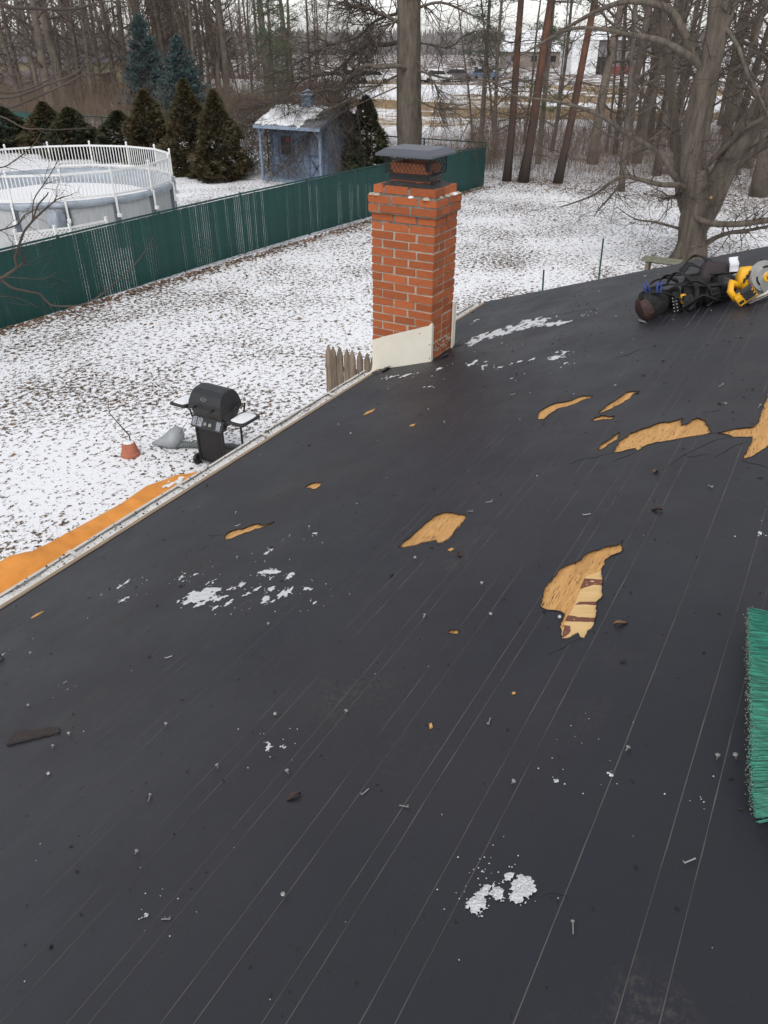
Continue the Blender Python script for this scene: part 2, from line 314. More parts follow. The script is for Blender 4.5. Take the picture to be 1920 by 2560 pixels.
TEARS = [[(3.142,0.827),(3.191,0.8),(3.212,0.764),(3.215,0.723),(3.241,0.689),(3.257,0.655)],[(3.152,0.627),(3.188,0.607),(3.213,0.573),(3.249,0.553)],[(3.064,0.388),(3.136,0.367),(3.187,0.344),(3.235,0.313),(3.289,0.281),(3.342,0.241),(3.357,0.184)],[(3.187,0.344),(3.164,0.312),(3.171,0.278),(3.179,0.244)],[(3.136,0.226),(3.198,0.189),(3.258,0.158),(3.297,0.118)],[(3.091,0.113),(3.062,0.071),(3.01,0.014)],[(3.702,0.361),(3.703,0.325),(3.709,0.286)],[(1.717,0.428),(1.74,0.416),(1.759,0.398),(1.795,0.389),(1.811,0.369)],[(2.464,2.506),(2.469,2.48),(2.473,2.462)],[(2.44,2.458),(2.462,2.444),(2.473,2.397)],[(2.306,2.403),(2.337,2.407),(2.369,2.402)],[(4.891,1.096),(4.926,1.002),(5.04,0.951)],[(6.554,2.023),(6.573,1.869),(6.573,1.69)],[(0.934,0.168),(0.949,0.164),(0.955,0.149),(0.956,0.133),(0.946,0.122)],[(3.425,0.282),(3.426,0.267),(3.422,0.248)]]
SNOW_PATCHES = [(0.0068,[(1.844,2.115),(1.884,2.116),(1.927,2.132),(1.949,2.111),(1.938,2.063),(1.975,2.052),(1.986,2.033),(1.985,1.977),(1.956,1.962),(1.94,1.977),(1.926,1.907),(1.906,1.868),(1.875,1.89),(1.86,1.898),(1.884,1.947),(1.863,1.964),(1.834,1.973),(1.829,2.019),(1.825,2.059)]),(0.0069,[(1.993,2.084),(2.024,2.09),(2.056,2.074),(2.027,2.044),(2.005,2.057),(1.979,2.06)]),(0.0067,[(1.962,1.95),(1.994,1.924),(2.031,1.912),(2.037,1.896),(2.014,1.857),(1.997,1.891),(1.966,1.9),(1.95,1.914)]),(0.0064,[(1.925,1.809),(1.96,1.798),(2.001,1.77),(1.968,1.763),(1.942,1.783),(1.925,1.795)]),(0.0068,[(2.121,1.877),(2.133,1.848),(2.161,1.821),(2.158,1.771),(2.122,1.764),(2.104,1.798),(2.082,1.822),(2.101,1.851)]),(0.0066,[(2.055,1.77),(2.086,1.763),(2.053,1.737)]),(0.0065,[(2.091,1.687),(2.136,1.694),(2.132,1.675),(2.088,1.655),(2.071,1.685)]),(0.0064,[(1.995,1.722),(2.002,1.691),(1.975,1.673),(1.964,1.694)]),(0.0062,[(1.909,1.683),(1.938,1.667),(1.931,1.639),(1.901,1.619),(1.893,1.657)]),(0.0062,[(1.959,1.642),(1.975,1.613),(2.018,1.613),(2.019,1.596),(1.974,1.574),(1.938,1.566),(1.909,1.581),(1.957,1.605)]),(0.0063,[(1.843,1.84),(1.871,1.831),(1.909,1.83),(1.887,1.817),(1.849,1.825)]),(0.0064,[(1.817,1.883),(1.833,1.866),(1.814,1.859)]),(0.0074,[(2.025,2.307),(2.069,2.317),(2.075,2.299),(2.039,2.264),(2.012,2.265)]),(0.0073,[(2.072,2.252),(2.098,2.245),(2.094,2.205),(2.072,2.204)]),(0.0073,[(2.31,1.992),(2.332,1.97),(2.293,1.954)]),(0.0062,[(2.01,1.532),(2.02,1.512),(2.003,1.494),(1.997,1.514)]),(0.0059,[(1.922,1.437),(1.937,1.426),(1.911,1.414)]),(0.0074,[(2.484,1.853),(2.489,1.803),(2.459,1.796)]),(0.0078,[(1.919,2.629),(1.971,2.628),(2.007,2.622),(1.98,2.591),(1.934,2.586)]),(0.0074,[(1.836,2.483),(1.874,2.482),(1.893,2.449),(1.86,2.439),(1.831,2.46)]),(0.0026,[(0.872,0.306),(0.889,0.308),(0.902,0.299),(0.92,0.291),(0.928,0.281),(0.922,0.273),(0.909,0.275),(0.897,0.276),(0.878,0.269),(0.863,0.278),(0.864,0.293)]),(0.0027,[(0.911,0.261),(0.924,0.274),(0.939,0.276),(0.94,0.265),(0.932,0.25),(0.922,0.243),(0.903,0.246),(0.9,0.255)]),(0.0027,[(0.925,0.233),(0.944,0.24),(0.959,0.235),(0.971,0.232),(0.973,0.22),(0.963,0.21),(0.953,0.196),(0.937,0.192),(0.926,0.204),(0.917,0.212),(0.914,0.227)]),(0.0028,[(0.946,0.263),(0.958,0.261),(0.971,0.262),(0.97,0.25),(0.957,0.243),(0.945,0.25)]),(0.0028,[(0.959,0.311),(0.967,0.311),(0.967,0.304),(0.962,0.303)]),(0.0028,[(0.941,0.299),(0.949,0.3),(0.952,0.295),(0.944,0.292)]),(0.0041,[(1.159,1.075),(1.195,1.095),(1.197,1.073),(1.158,1.053)]),(0.0041,[(1.186,1.046),(1.181,1.007),(1.171,1.013)]),(0.006,[(1.243,2.139),(1.261,2.148),(1.252,2.119)]),(0.0073,[(1.358,2.742),(1.389,2.734),(1.388,2.706),(1.36,2.708)]),(0.0031,[(0.6,0.991),(0.612,0.993),(0.613,0.981),(0.601,0.98)]),(0.0038,[(1.444,0.216),(1.457,0.214),(1.449,0.2),(1.442,0.204)]),(0.0034,[(1.242,0.251),(1.253,0.253),(1.251,0.246),(1.242,0.246)]),(0.0034,[(1.262,-0.056),(1.27,-0.06),(1.267,-0.068),(1.256,-0.063)]),(0.0035,[(1.295,0.139),(1.304,0.134),(1.3,0.128)]),(0.006,[(2.475,-0.023),(2.488,-0.045),(2.462,-0.047)]),(0.0149,[(5.94,2.655),(6.286,2.669),(6.4,2.559),(6.448,2.386),(6.629,2.283),(6.581,2.065),(6.352,1.987),(6.241,1.72),(6.114,1.786),(6.137,1.961),(6.184,2.136),(6.148,2.269),(6.005,2.36),(5.956,2.473),(5.85,2.528)]),(0.0132,[(5.257,2.309),(5.379,2.271),(5.216,2.109),(5.063,2.059),(5.102,1.946),(5.158,1.827),(5.148,1.659),(5.086,1.664),(5.07,1.821),(5.02,1.955),(5.053,2.054),(5.181,2.184)]),(0.0123,[(5.09,1.58),(5.308,1.58),(5.265,1.448),(5.103,1.423),(5.042,1.518)]),(0.0119,[(4.919,1.47),(4.995,1.414),(4.923,1.342),(4.83,1.373)]),(0.0173,[(6.968,3.028),(7.136,3.023),(7.006,2.927),(6.888,2.954)]),(0.0117,[(4.723,1.713),(4.768,1.679),(4.697,1.664)]),(0.0177,[(7.641,1.514),(7.645,1.434),(7.549,1.429)]),(0.0151,[(6.372,1.745),(6.433,1.687),(6.314,1.682)]),(0.0144,[(5.836,2.243),(5.752,2.053),(5.71,2.098)]),(0.0139,[(5.228,3.011),(5.31,2.973),(5.285,2.828),(5.229,2.649),(5.142,2.705),(5.139,2.818),(5.175,2.957)]),(0.0133,[(5.164,2.604),(5.288,2.6),(5.351,2.518),(5.372,2.457),(5.276,2.493),(5.176,2.554)]),(0.0123,[(4.746,2.421),(4.791,2.392),(4.788,2.344),(4.736,2.354)])]
NAILS_UP = [(2.262,1.152),(2.087,0.795),(1.899,0.682),(1.864,0.914),(1.916,0.457),(1.212,0.341),(1.117,2.198),(1.165,1.494),(1.298,1.143),(1.351,0.91),(1.091,0.932),(0.735,1.168),(0.761,0.697),(0.879,1.731),(1.037,1.839),(0.973,1.845),(1.053,1.162),(1.391,2.575),(1.743,1.523),(2.232,2.095),(2.719,2.524),(3.88,2.496),(4.091,2.724),(3.911,1.823),(1.381,0.124),(1.399,-0.067),(1.409,-0.104)]
NAILS_FLAT = [(1.394,0.477),(1.073,0.548),(1.096,-0.058),(0.906,1.292),(1.48,1.816),(0.62,0.92),(2.627,0.599),(4.274,0.914),(4.086,0.332),(3.782,0.272),(2.841,0.178),(2.564,2.391),(2.549,1.892),(2.774,1.042),(2.679,1.092),(4.328,1.561),(3.718,0.122),(0.902,0.099),(1.076,0.683),(6.084,1.387)]
CHIPS = [[(4.265,2.627),(4.325,2.637),(4.383,2.6),(4.329,2.587)],[(3.923,2.073),(3.946,2.069),(3.953,2.046),(3.923,2.043)],[(1.358,0.637),(1.364,0.631),(1.352,0.622),(1.343,0.626)],[(2.336,1.047),(2.35,1.038),(2.347,1.025),(2.329,1.032)],[(1.631,2.907),(1.667,2.911),(1.693,2.891),(1.664,2.891)],[(1.527,0.464),(1.534,0.462),(1.532,0.455),(1.528,0.458)]]
SCRAP = [(0.932,2.057),(0.96,2.077),(0.991,2.089),(1.014,2.055),(1.016,2.014),(1.048,1.96),(1.056,1.919),(1.041,1.893),(1.033,1.897),(0.983,1.978)]
BIGTREE = [([(22.3,3.27,-0.35),(22.3,3.38,0.16),(22.3,3.49,0.97),(22.3,3.52,1.56),(22.3,3.73,2.21)],0.52,0.42),([(22.2,3.63,1.85),(22.2,3.8,2.31),(22.2,3.9,3.13),(22.2,3.9,3.92),(22.2,3.83,4.6),(22.2,3.83,5.24),(22.2,3.88,5.87),(22.2,4.04,6.77)],0.36,0.3),([(22.4,3.22,1.38),(22.4,3.08,2.06),(22.4,2.87,2.81),(22.4,2.6,3.44),(22.4,2.35,4.04),(22.4,2.06,4.93)],0.4,0.32),([(23.2,4.14,1.58),(23.2,4.29,2.27),(23.2,4.54,3.02),(23.2,4.77,3.76),(23.2,5.06,4.65),(23.2,5.29,5.42),(23.2,5.55,6.58)],0.17,0.12),([(22.2,3.95,4.51),(22.2,4.23,4.76),(22.2,4.61,5.29),(22.2,4.92,5.65),(22.2,5.32,5.81),(22.2,6.0,5.87),(22.2,6.66,5.71),(22.2,7.33,5.43),(22.2,7.84,5.21)],0.16,0.04),([(21.8,3.9,4.4),(21.8,4.13,4.64),(21.8,4.5,4.88),(21.8,5.0,5.08),(21.8,5.58,5.17),(21.8,6.28,5.29),(21.8,7.09,5.34),(21.8,7.69,5.17),(21.8,8.5,4.73)],0.13,0.03),([(22.3,3.8,5.0),(22.3,3.6,5.71),(22.3,3.48,6.31)],0.16,0.1),([(21.6,3.72,5.39),(21.6,3.23,4.93),(21.6,2.85,4.38),(21.6,2.41,3.83),(21.6,2.02,3.27)],0.07,0.03),([(22.0,3.55,2.35),(22.0,3.38,2.46),(22.0,2.8,3.2),(22.0,2.42,3.47),(22.0,1.97,3.74)],0.1,0.06),([(22.6,3.06,1.84),(22.6,2.72,2.43),(22.6,2.43,2.81),(22.6,1.92,3.28)],0.16,0.1),([(22.4,3.83,1.91),(22.4,4.17,2.08),(22.4,4.62,2.57),(22.4,5.01,2.74),(22.4,5.68,3.03),(22.4,6.37,3.38),(22.4,7.05,3.59),(22.4,7.72,3.71),(22.4,8.64,3.78),(22.4,9.85,4.02)],0.14,0.02),([(21.4,3.65,1.77),(21.4,3.93,1.94),(21.4,4.33,1.98),(21.4,4.84,2.06),(21.4,5.26,2.12),(21.4,5.54,1.96),(21.4,5.92,1.64),(21.4,6.42,1.4),(21.4,6.9,1.2)],0.1,0.02),([(21.4,5.45,2.01),(21.4,5.59,1.61),(21.4,5.76,1.3),(21.4,5.84,1.1)],0.045,0.015),([(21.8,3.8,0.83),(21.8,4.34,0.97),(21.8,4.87,1.07),(21.8,5.39,1.3)],0.05,0.012),([(21.8,3.95,1.6),(21.8,4.1,1.63),(21.8,4.16,1.58)],0.07,0.05),([(21.8,3.82,1.46),(21.8,3.47,1.2),(21.8,2.96,1.11),(21.8,2.31,1.17),(21.8,1.7,1.34),(21.8,1.19,1.46)],0.11,0.09),([(22.0,3.03,0.57),(22.0,2.82,0.74),(22.0,2.47,0.93),(22.0,2.03,1.05),(22.0,1.51,1.22)],0.09,0.04),([(22.2,4.03,4.26),(22.2,4.37,4.51),(22.2,4.53,4.38)],0.05,0.04),([(21.6,5.03,4.22),(21.6,5.25,4.13),(21.6,5.45,3.56)],0.035,0.01),([(21.5,3.41,1.68),(21.5,3.28,1.97),(21.5,2.97,2.27),(21.5,2.6,2.65)],0.02,0.008)]
MIDTREE = [([(30.0,16.09,-0.15),(30.0,16.12,1.21),(30.0,16.19,3.07),(30.0,16.22,4.42),(30.0,16.24,5.59),(30.0,16.27,7.07),(30.0,16.3,8.7)],0.52,0.42),([(29.0,15.84,3.99),(29.0,16.31,4.24),(29.0,16.92,4.3),(29.0,17.45,4.16),(29.0,18.09,3.88),(29.0,18.75,3.53),(29.0,19.72,3.23),(29.0,20.91,2.98),(29.0,21.96,2.73),(29.0,22.83,2.4)],0.16,0.03),([(30.5,16.71,4.94),(30.5,17.61,5.01),(30.5,18.16,4.94),(30.5,18.91,4.66),(30.5,19.59,4.31),(30.5,20.5,3.87),(30.5,21.53,3.56),(30.5,22.84,3.0),(30.5,23.76,2.58),(30.5,24.91,2.3)],0.15,0.03),([(28.0,17.47,3.93),(28.0,18.12,3.11),(28.0,19.27,2.38),(28.0,19.89,1.78),(28.0,20.54,1.15),(28.0,21.23,0.19)],0.07,0.012),([(28.0,18.1,3.58),(28.0,18.32,2.56),(28.0,18.45,1.71),(28.0,18.01,1.01),(28.0,17.74,0.44)],0.04,0.01),([(30.0,16.45,5.59),(30.0,17.32,5.85),(30.0,18.39,6.12),(30.0,18.92,6.39),(30.0,19.64,6.78)],0.12,0.06),([(31.0,17.09,6.0),(31.0,18.26,5.61),(31.0,19.4,5.21),(31.0,20.58,4.93),(31.0,21.62,4.35),(31.0,22.69,4.04),(31.0,24.24,3.71)],0.1,0.02),([(30.5,16.19,4.94),(30.5,15.49,4.88),(30.5,14.65,4.95),(30.5,13.85,5.2),(30.5,12.75,5.38)],0.07,0.02),([(29.8,15.71,4.03),(29.8,14.93,3.98),(29.8,13.93,3.87),(29.8,12.94,3.69),(29.8,12.15,3.61),(29.8,11.05,3.48)],0.07,0.02),([(29.5,15.52,3.11),(29.5,14.91,2.97),(29.5,14.23,2.75),(29.5,13.54,2.37),(29.5,12.84,1.86)],0.05,0.012),([(29.0,15.3,4.51),(29.0,14.87,4.07),(29.0,14.52,3.56),(29.0,14.16,3.05),(29.0,14.22,2.51)],0.04,0.012),([(28.5,20.12,3.66),(28.5,20.54,3.16),(28.5,20.99,2.5),(28.5,21.67,1.8),(28.5,22.85,0.66),(28.5,23.82,-0.05)],0.04,0.01),([(30.0,15.95,6.08),(30.0,14.96,6.13),(30.0,13.98,5.94),(30.0,12.86,5.56)],0.1,0.02),([(29.5,16.15,5.95),(29.5,17.03,5.33),(29.5,17.57,4.68),(29.5,18.12,3.87),(29.5,18.52,2.88),(29.5,19.12,2.14)],0.06,0.012),([(29.0,21.73,2.95),(29.0,23.07,2.16),(29.0,23.99,1.81)],0.03,0.01)]
LEFTBR = [([(8.05,11.06,5.55),(8.21,10.78,5.51),(8.29,10.65,5.47),(8.39,10.46,5.46),(8.52,10.25,5.45),(8.64,10.04,5.45),(8.78,9.8,5.47),(8.89,9.6,5.53),(9.03,9.36,5.54)],0.035,0.006),([(7.44,10.72,4.37),(7.61,10.42,4.42),(7.72,10.23,4.44),(7.83,10.03,4.5),(7.95,9.83,4.58),(8.08,9.6,4.66),(8.17,9.45,4.73),(8.23,9.35,4.82),(8.29,9.24,4.89)],0.022,0.006),([(7.31,10.54,4.36),(7.52,10.18,4.32),(7.63,9.98,4.38),(7.78,9.73,4.48),(7.9,9.52,4.57),(8.01,9.32,4.66),(8.07,9.22,4.72),(8.13,9.11,4.71),(8.26,8.9,4.74),(8.34,8.75,4.85)],0.02,0.005),([(7.58,10.87,4.48),(7.8,10.49,4.47),(7.94,10.24,4.52),(8.06,10.03,4.6),(8.19,9.82,4.72),(8.28,9.66,4.84),(8.36,9.53,4.91)],0.018,0.005),([(7.22,10.5,4.18),(7.39,10.21,4.22),(7.53,9.96,4.08),(7.64,9.77,4.07),(7.77,9.54,4.06),(7.95,9.23,4.08)],0.016,0.004),([(7.15,10.62,3.69),(7.3,10.35,3.59),(7.42,10.14,3.69),(7.56,9.91,3.86),(7.64,9.76,4.03)],0.012,0.004),([(6.61,10.56,2.1),(6.79,10.24,2.2),(6.87,10.1,2.28),(6.93,9.99,2.36),(6.94,9.99,2.49),(6.97,9.93,2.6),(7.04,9.8,2.84),(7.12,9.67,2.99),(7.18,9.57,3.18),(7.25,9.45,3.3),(7.27,9.41,3.35)],0.03,0.006),([(7.12,9.67,2.99),(7.21,9.51,3.12),(7.31,9.34,3.25),(7.37,9.23,3.3)],0.014,0.005),([(7.12,9.67,2.99),(7.16,9.6,3.25),(7.25,9.44,3.45),(7.32,9.32,3.6),(7.38,9.22,3.75)],0.01,0.004),([(6.7,10.39,2.78),(6.88,10.08,2.86),(7.01,9.85,2.94),(7.07,9.76,3.05),(7.18,9.57,3.15)],0.016,0.006),([(6.33,10.04,2.37),(6.48,9.77,2.31),(6.55,9.66,2.21),(6.65,9.48,2.16),(6.73,9.34,2.12),(6.77,9.27,2.01),(6.82,9.18,1.96),(6.99,8.89,1.97),(7.14,8.63,2.1),(7.27,8.41,2.29),(7.39,8.2,2.47),(7.49,8.02,2.68),(7.58,7.86,2.91)],0.022,0.005),([(6.93,9.99,2.36),(6.97,9.92,2.4),(6.99,9.89,2.43)],0.018,0.012),([(6.67,10.04,2.29),(6.81,9.81,2.26),(6.98,9.52,2.25),(7.07,9.35,2.34)],0.008,0.003),([(6.35,10.01,2.12),(6.56,9.64,2.07),(6.68,9.42,1.96)],0.008,0.003),([(7.04,9.8,2.84),(7.15,9.62,3.02),(7.26,9.42,3.18)],0.01,0.004),([(8.53,10.23,5.45),(8.69,9.95,5.39),(8.78,9.79,5.41)],0.012,0.004),([(8.72,9.9,5.42),(8.82,9.72,5.37),(8.92,9.55,5.28),(9.01,9.4,5.3)],0.012,0.004)]
# ------------------------------------------------------------------ ground
def lawn_z(x, y): return 0.0
mb = MB()
xs = [-60, -20, 0, 4, 8, 12, 16, 20, 24, 28, 32, 36, 40, 46, 52, 60, 80, 110, 160, 250, 500, 1200, 3500]
ys = [-3000, -900, -300, -120, -60, -30, -15, -5, 0, 5, 10, 15, 20, 26, 32, 40, 60, 100, 180, 400, 1200, 3500]
mb.v = [(x, y, 0) for y in ys for x in xs]; nx = len(xs)
mb.f = [(j * nx + i, j * nx + i + 1, (j + 1) * nx + i + 1, (j + 1) * nx + i) for j in range(len(ys) - 1) for i in range(nx - 1)]
tag(mb.build('ground', ground_mat()), kind='structure')

# fallen leaves and stubble pushing through the snow (uncountable)
mb = MB()
def in_house(x, y): return x < 8.0 and y < 3.6
for i in range(46000):
    t = rnd.random()
    x = 3 + 31 * t ** .85; y = U(-5, 22)
    if in_house(x, y): continue
    if y > 14.6 - .06 * (x - 9.4) + (U(0, 1) < .25) * 9: continue
    d = math.hypot(x, y)
    nz = noise.noise((x * .55, y * .55, 3.1)) + .5 * noise.noise((x * 1.7, y * 1.7, 9.))
    if nz < U(-.75, .35): continue
    s = U(.012, .034) * (1 + .014 * d) * (1.7 if rnd.random() < .10 else 1); a = U(0, 6.28); e = U(.25, .9)
    ca, sa = math.cos(a) * s, math.sin(a) * s; wx, wy = -math.sin(a) * s * .42, math.cos(a) * s * .42
    z = .004; h = s * U(.1, .55)
    mb.add([(x - ca, y - sa, z), (x + wx, y + wy, z + h), (x + ca, y + sa, z + h * e), (x - wx, y - wy, z + h * .3)], [(0, 1, 3), (1, 2, 3)])
for i in range(9000):
    if i % 2: x = U(8, 31); y = 14.834 - (x - 5.5) * .0601 - abs(rnd.gauss(0, .28)) - .03
    else: y = U(-3, 13); x = 32.3 + rnd.gauss(0, .8) + noise.noise((y * .3, 0, 0))
    s = U(.02, .06); a = U(0, 6.28); ca, sa = math.cos(a) * s, math.sin(a) * s; wx, wy = -math.sin(a) * s * .5, math.cos(a) * s * .5; h = s * U(.1, .6); z = .004
    mb.add([(x - ca, y - sa, z), (x + wx, y + wy, z + h), (x + ca, y + sa, z + h * .6), (x - wx, y - wy, z + h * .3)], [(0, 1, 3), (1, 2, 3)])
tag(mb.build('fallen_leaves', LEAF), 'brown fallen leaves scattered over the snowy lawn', 'leaves', kind='stuff')

# ------------------------------------------------------------------ the house: felt covered roof, deck, gutter, walls
ZR = 3.682; SL = 1 / 3.0; NRM = Vector((0, SL, 1)).normalized()
EAVE = 3.28; RAKE = 7.95; RIDGE = -2.6; XB = -4.5
def rp(x, y, h=0.0):
    return Vector((x, y, ZR - y * SL)) + NRM * h
def felt_h(x, y):
    return .0055 + .0022 * noise.noise((x * 1.3, y * 3.1, 0)) + .0012 * noise.noise((x * 5, y * 7, 4))
def inside(p, poly):
    x, y = p; c = False; j = len(poly) - 1
    for i in range(len(poly)):
        xi, yi = poly[i]; xj, yj = poly[j]
        if (yi > y) != (yj > y) and x < (xj - xi) * (y - yi) / (yj - yi) + xi: c = not c
        j = i
    return c
def roughen(poly, amp, step, seed):
    out = []; n = len(poly)
    for i in range(n):
        a = Vector(poly[i]); b = Vector(poly[(i + 1) % n]); k = max(1, int((b - a).length / step))
        for q in range(k):
            p = a.lerp(b, q / k)
            if q: p = p + Vector((noise.noise((p.x * 40, p.y * 40, seed)), noise.noise((p.x * 40, p.y * 40, seed + 7)))) * amp
            out.append((p.x, p.y))
    return out
house = thing('house', 'low house with a black felt roof stripped of its shingles, white gutter along the eave', 'house', (1.7, -2.6, 0))
HO = Vector((1.7, -2.6, 0))
holes = [roughen(h, .009, .010, i) for i, h in enumerate(HOLES)]
# felt courses laid along the eave, each lapping the one below; torn openings cut through
laps = [EAVE + .012, 2.52, 1.74, .955, .18, -.62, -1.4, RIDGE]
from mathutils.bvhtree import BVHTree
BV = []; CR = {}
def felt_top(x, y):
    """height of the felt surface over the roof plane at (x, y)"""
    o_ = rp(x, y, .2); best = None
    for t_ in BV:
        hit = t_.ray_cast(o_, -NRM, .4)
        if hit[0] is not None: best = hit[3] if best is None else min(best, hit[3])
    return .0 if best is None else .2 - best
for ci in range(len(laps) - 1):
    y1, y0 = laps[ci], laps[ci + 1] - .0
    yt = y0 - (.05 if ci < len(laps) - 2 else 0)
    lift = .0004 * (ci % 2) + .0006 * ci * 0
    x0, x1 = XB, RAKE + .01
    verts = []; edges = []; polys = []
    n = 160
    CR[ci] = (y1, yt, lift)
    ring = [(x0 + (x1 - x0) * i / n, y1) for i in range(n)] + [(x1, y1 + (yt - y1) * i / 6) for i in range(6)] + \
           [(x1 + (x0 - x1) * i / n, yt) for i in range(n)] + [(x0, yt + (y1 - yt) * i / 6) for i in range(6)]
    b0 = 0; verts += ring; edges += [(i, (i + 1) % len(ring)) for i in range(len(ring))]
    for h in holes:
        if max(q[1] for q in h) < yt or min(q[1] for q in h) > y1: continue
        b = len(verts); verts += h; edges += [(b + i, b + (i + 1) % len(h)) for i in range(len(h))]
    k = 150
    for i in range(1, k):
        for j in range(1, 11):
            verts.append((x0 + (x1 - x0) * (i + .3 * math.sin(j * 3.7)) / k, yt + (y1 - yt) * j / 11))
    vo, eo, fo, _, _, _ = geometry.delaunay_2d_cdt([Vector(v) for v in verts], edges, [], 0, 1e-5)
    mb = MB(); vs = []
    for v in vo:
        top = (v.y - yt) / (y1 - yt)
        vs.append(rp(v.x, v.y, felt_h(v.x, v.y) + lift + .0022 * max(0, top)))
    fs = []
    for f in fo:
        cx = sum(vo[i].x for i in f) / len(f); cy = sum(vo[i].y for i in f) / len(f)
        if not (yt <= cy <= y1 and x0 <= cx <= x1): continue
        if any(inside((cx, cy), h) for h in holes): continue
        fs.append(tuple(f))
    mb.add(vs, fs)
    BV.append(BVHTree.FromPolygons([tuple(v) for v in mb.v], [tuple(f) for f in mb.f]))
    o = mb.build('felt_course', FELT, house, smooth=True)
    fixn(o.data)
    if o.data.polygons[0].normal.z < 0: o.data.flip_normals()
# plywood deck: sheets with a seam
xx = XB; k = 0
while xx < RAKE - .01:
    xe = min(xx + 2.44, RAKE - .015)
    for (ya, yb) in ((EAVE - .01, 2.06), (2.057, .84), (.837, -.38), (-.383, -1.6), (-1.603, RIDGE + .02)):
        MB().prism([(xx + .0015, ya), (xe - .0015, ya), (xe - .0015, yb), (xx + .0015, yb)], lambda x, y, h: rp(x, y, h), -.019, -.0005).build('deck_panel', DECK, house)
    xx = xe + .0; k += 1
    if xe >= RAKE - .02: break
# delaminated plywood in the largest tear: pale veneer with reddish glue bands
mb = MB().prism(PEEL, lambda x, y, h: rp(x, y, h), -.0002, .0010); o = mb.build('peeled_veneer', PEELM, house); fixn(o.data)
o['label'] = 'pale peeled plywood veneer in the largest tear'
for b in BARS:
    o2 = MB().prism(roughen(b, .004, .012, 3), lambda x, y, h: rp(x, y, h), .0008, .0019).build('glue_band', BARM, house); fixn(o2.data)
# splinter ridge along the veneer edge
mb = MB()
for i in range(7):
    p = Vector(PEEL[i]); q = Vector(PEEL[i + 1])
    mb.bar(rp(p.x, p.y, .002), rp(q.x, q.y, .0025), .010, .004, NRM)
mb.build('splintered_edge', DECK, house)
# tears: slits with a lifted lip
for tp in TEARS:
    mb = MB(); L = []
    for i in range(len(tp) - 1):
        a = Vector(tp[i]); b = Vector(tp[i + 1]); m = max(2, int((b - a).length / .03))
        for q in range(m):
            p = a.lerp(b, q / m); L.append(p + Vector((noise.noise((p.x * 20, p.y * 20, 1)), noise.noise((p.x * 20, p.y * 20, 5)))) * .012)
    L.append(Vector(tp[-1])); n = len(L)
    sc_ = .0010 * max(1.2, min(4.5, L[0].length))
    vs = []; fs = []
    for i, p in enumerate(L):
        d = (L[min(i + 1, n - 1)] - L[max(i - 1, 0)]).normalized(); nr = Vector((-d.y, d.x)); ww = sc_ * math.sin(math.pi * (i + .5) / n) ** .6
        h0 = felt_top(p.x, p.y) + .0002
        a = p + nr * ww; b = p - nr * ww
        vs += [rp(a.x, a.y, h0), rp(p.x, p.y, h0 + ww * .5), rp(b.x, b.y, h0)]
    for i in range(n - 1):
        fs += [(3 * i, 3 * i + 3, 3 * i + 4, 3 * i + 1), (3 * i + 1, 3 * i + 4, 3 * i + 5, 3 * i + 2)]
    mb.add(vs, fs); mb.build('felt_tear', FELTDARK, house)
# dark curled rim round each opening
for h in holes:
    mb = MB(); n = len(h); m = [rp(x, y, felt_h(x, y) + .0028) for x, y in h]
    d = .00065 * max(1.0, min(3.0, Vector(h[0]).length)); mb.tube(m, [d * (.55 + .9 * abs(noise.noise((p.x * 9, p.y * 9, 2)))) for p in m], 4, closed=True)
    mb.build('torn_rim', FELTDARK, house)
# printed lay lines on the felt
LINES = [-.52, -.46, -.28, -.235, -.082, -.02, .131, .325, .386, .518, .562, .695, .76, .911, .961, 1.112, 1.178, 1.313, 1.358, 1.491, 1.547, 1.696, 1.754, 1.90, 1.955, 2.105, 2.155, 2.31, 2.36, 2.48, 2.62, 2.68, 2.83, 2.88, 3.03, 3.09]
for li, ly in enumerate(LINES):
    x = -.3; run = []
    def flush(run):
        if len(run) > 3:
            vs = []
            for (q, yy) in run:
                ww = .0010 * (1 + .7 * noise.noise((q * 11, ly * 5, 3))) * (1.0 + .10 * q)
                vs += [rp(q, yy - ww, felt_top(q, yy - ww) + .0004), rp(q, yy + ww, felt_top(q, yy + ww) + .0004)]
            MB().add(vs, [(2 * i, 2 * i + 2, 2 * i + 3, 2 * i + 1) for i in range(len(run) - 1)]).build('lay_line', CHALK, house)
    while x < RAKE - .3:
        st = .018 if x < 3 else .04
        yy = ly + .0035 * noise.noise((x * .7, ly * 9, 0)) + .0009 * noise.noise((x * 9, ly, 5))
        on = noise.noise((x * .9, ly * 31, 2)) > -.68 and not any(inside((x + .01, yy), h) for h in holes)
        if ly > 1.6 and noise.noise((x * .5, ly * 11, 8)) < (ly - 1.6) * .16 - .30: on = False
        if 5.4 < x < 6.05 and ly > 2.7: on = False
        if on: run.append((x, yy))
        else: flush(run); run = []
        x += st
    flush(run)
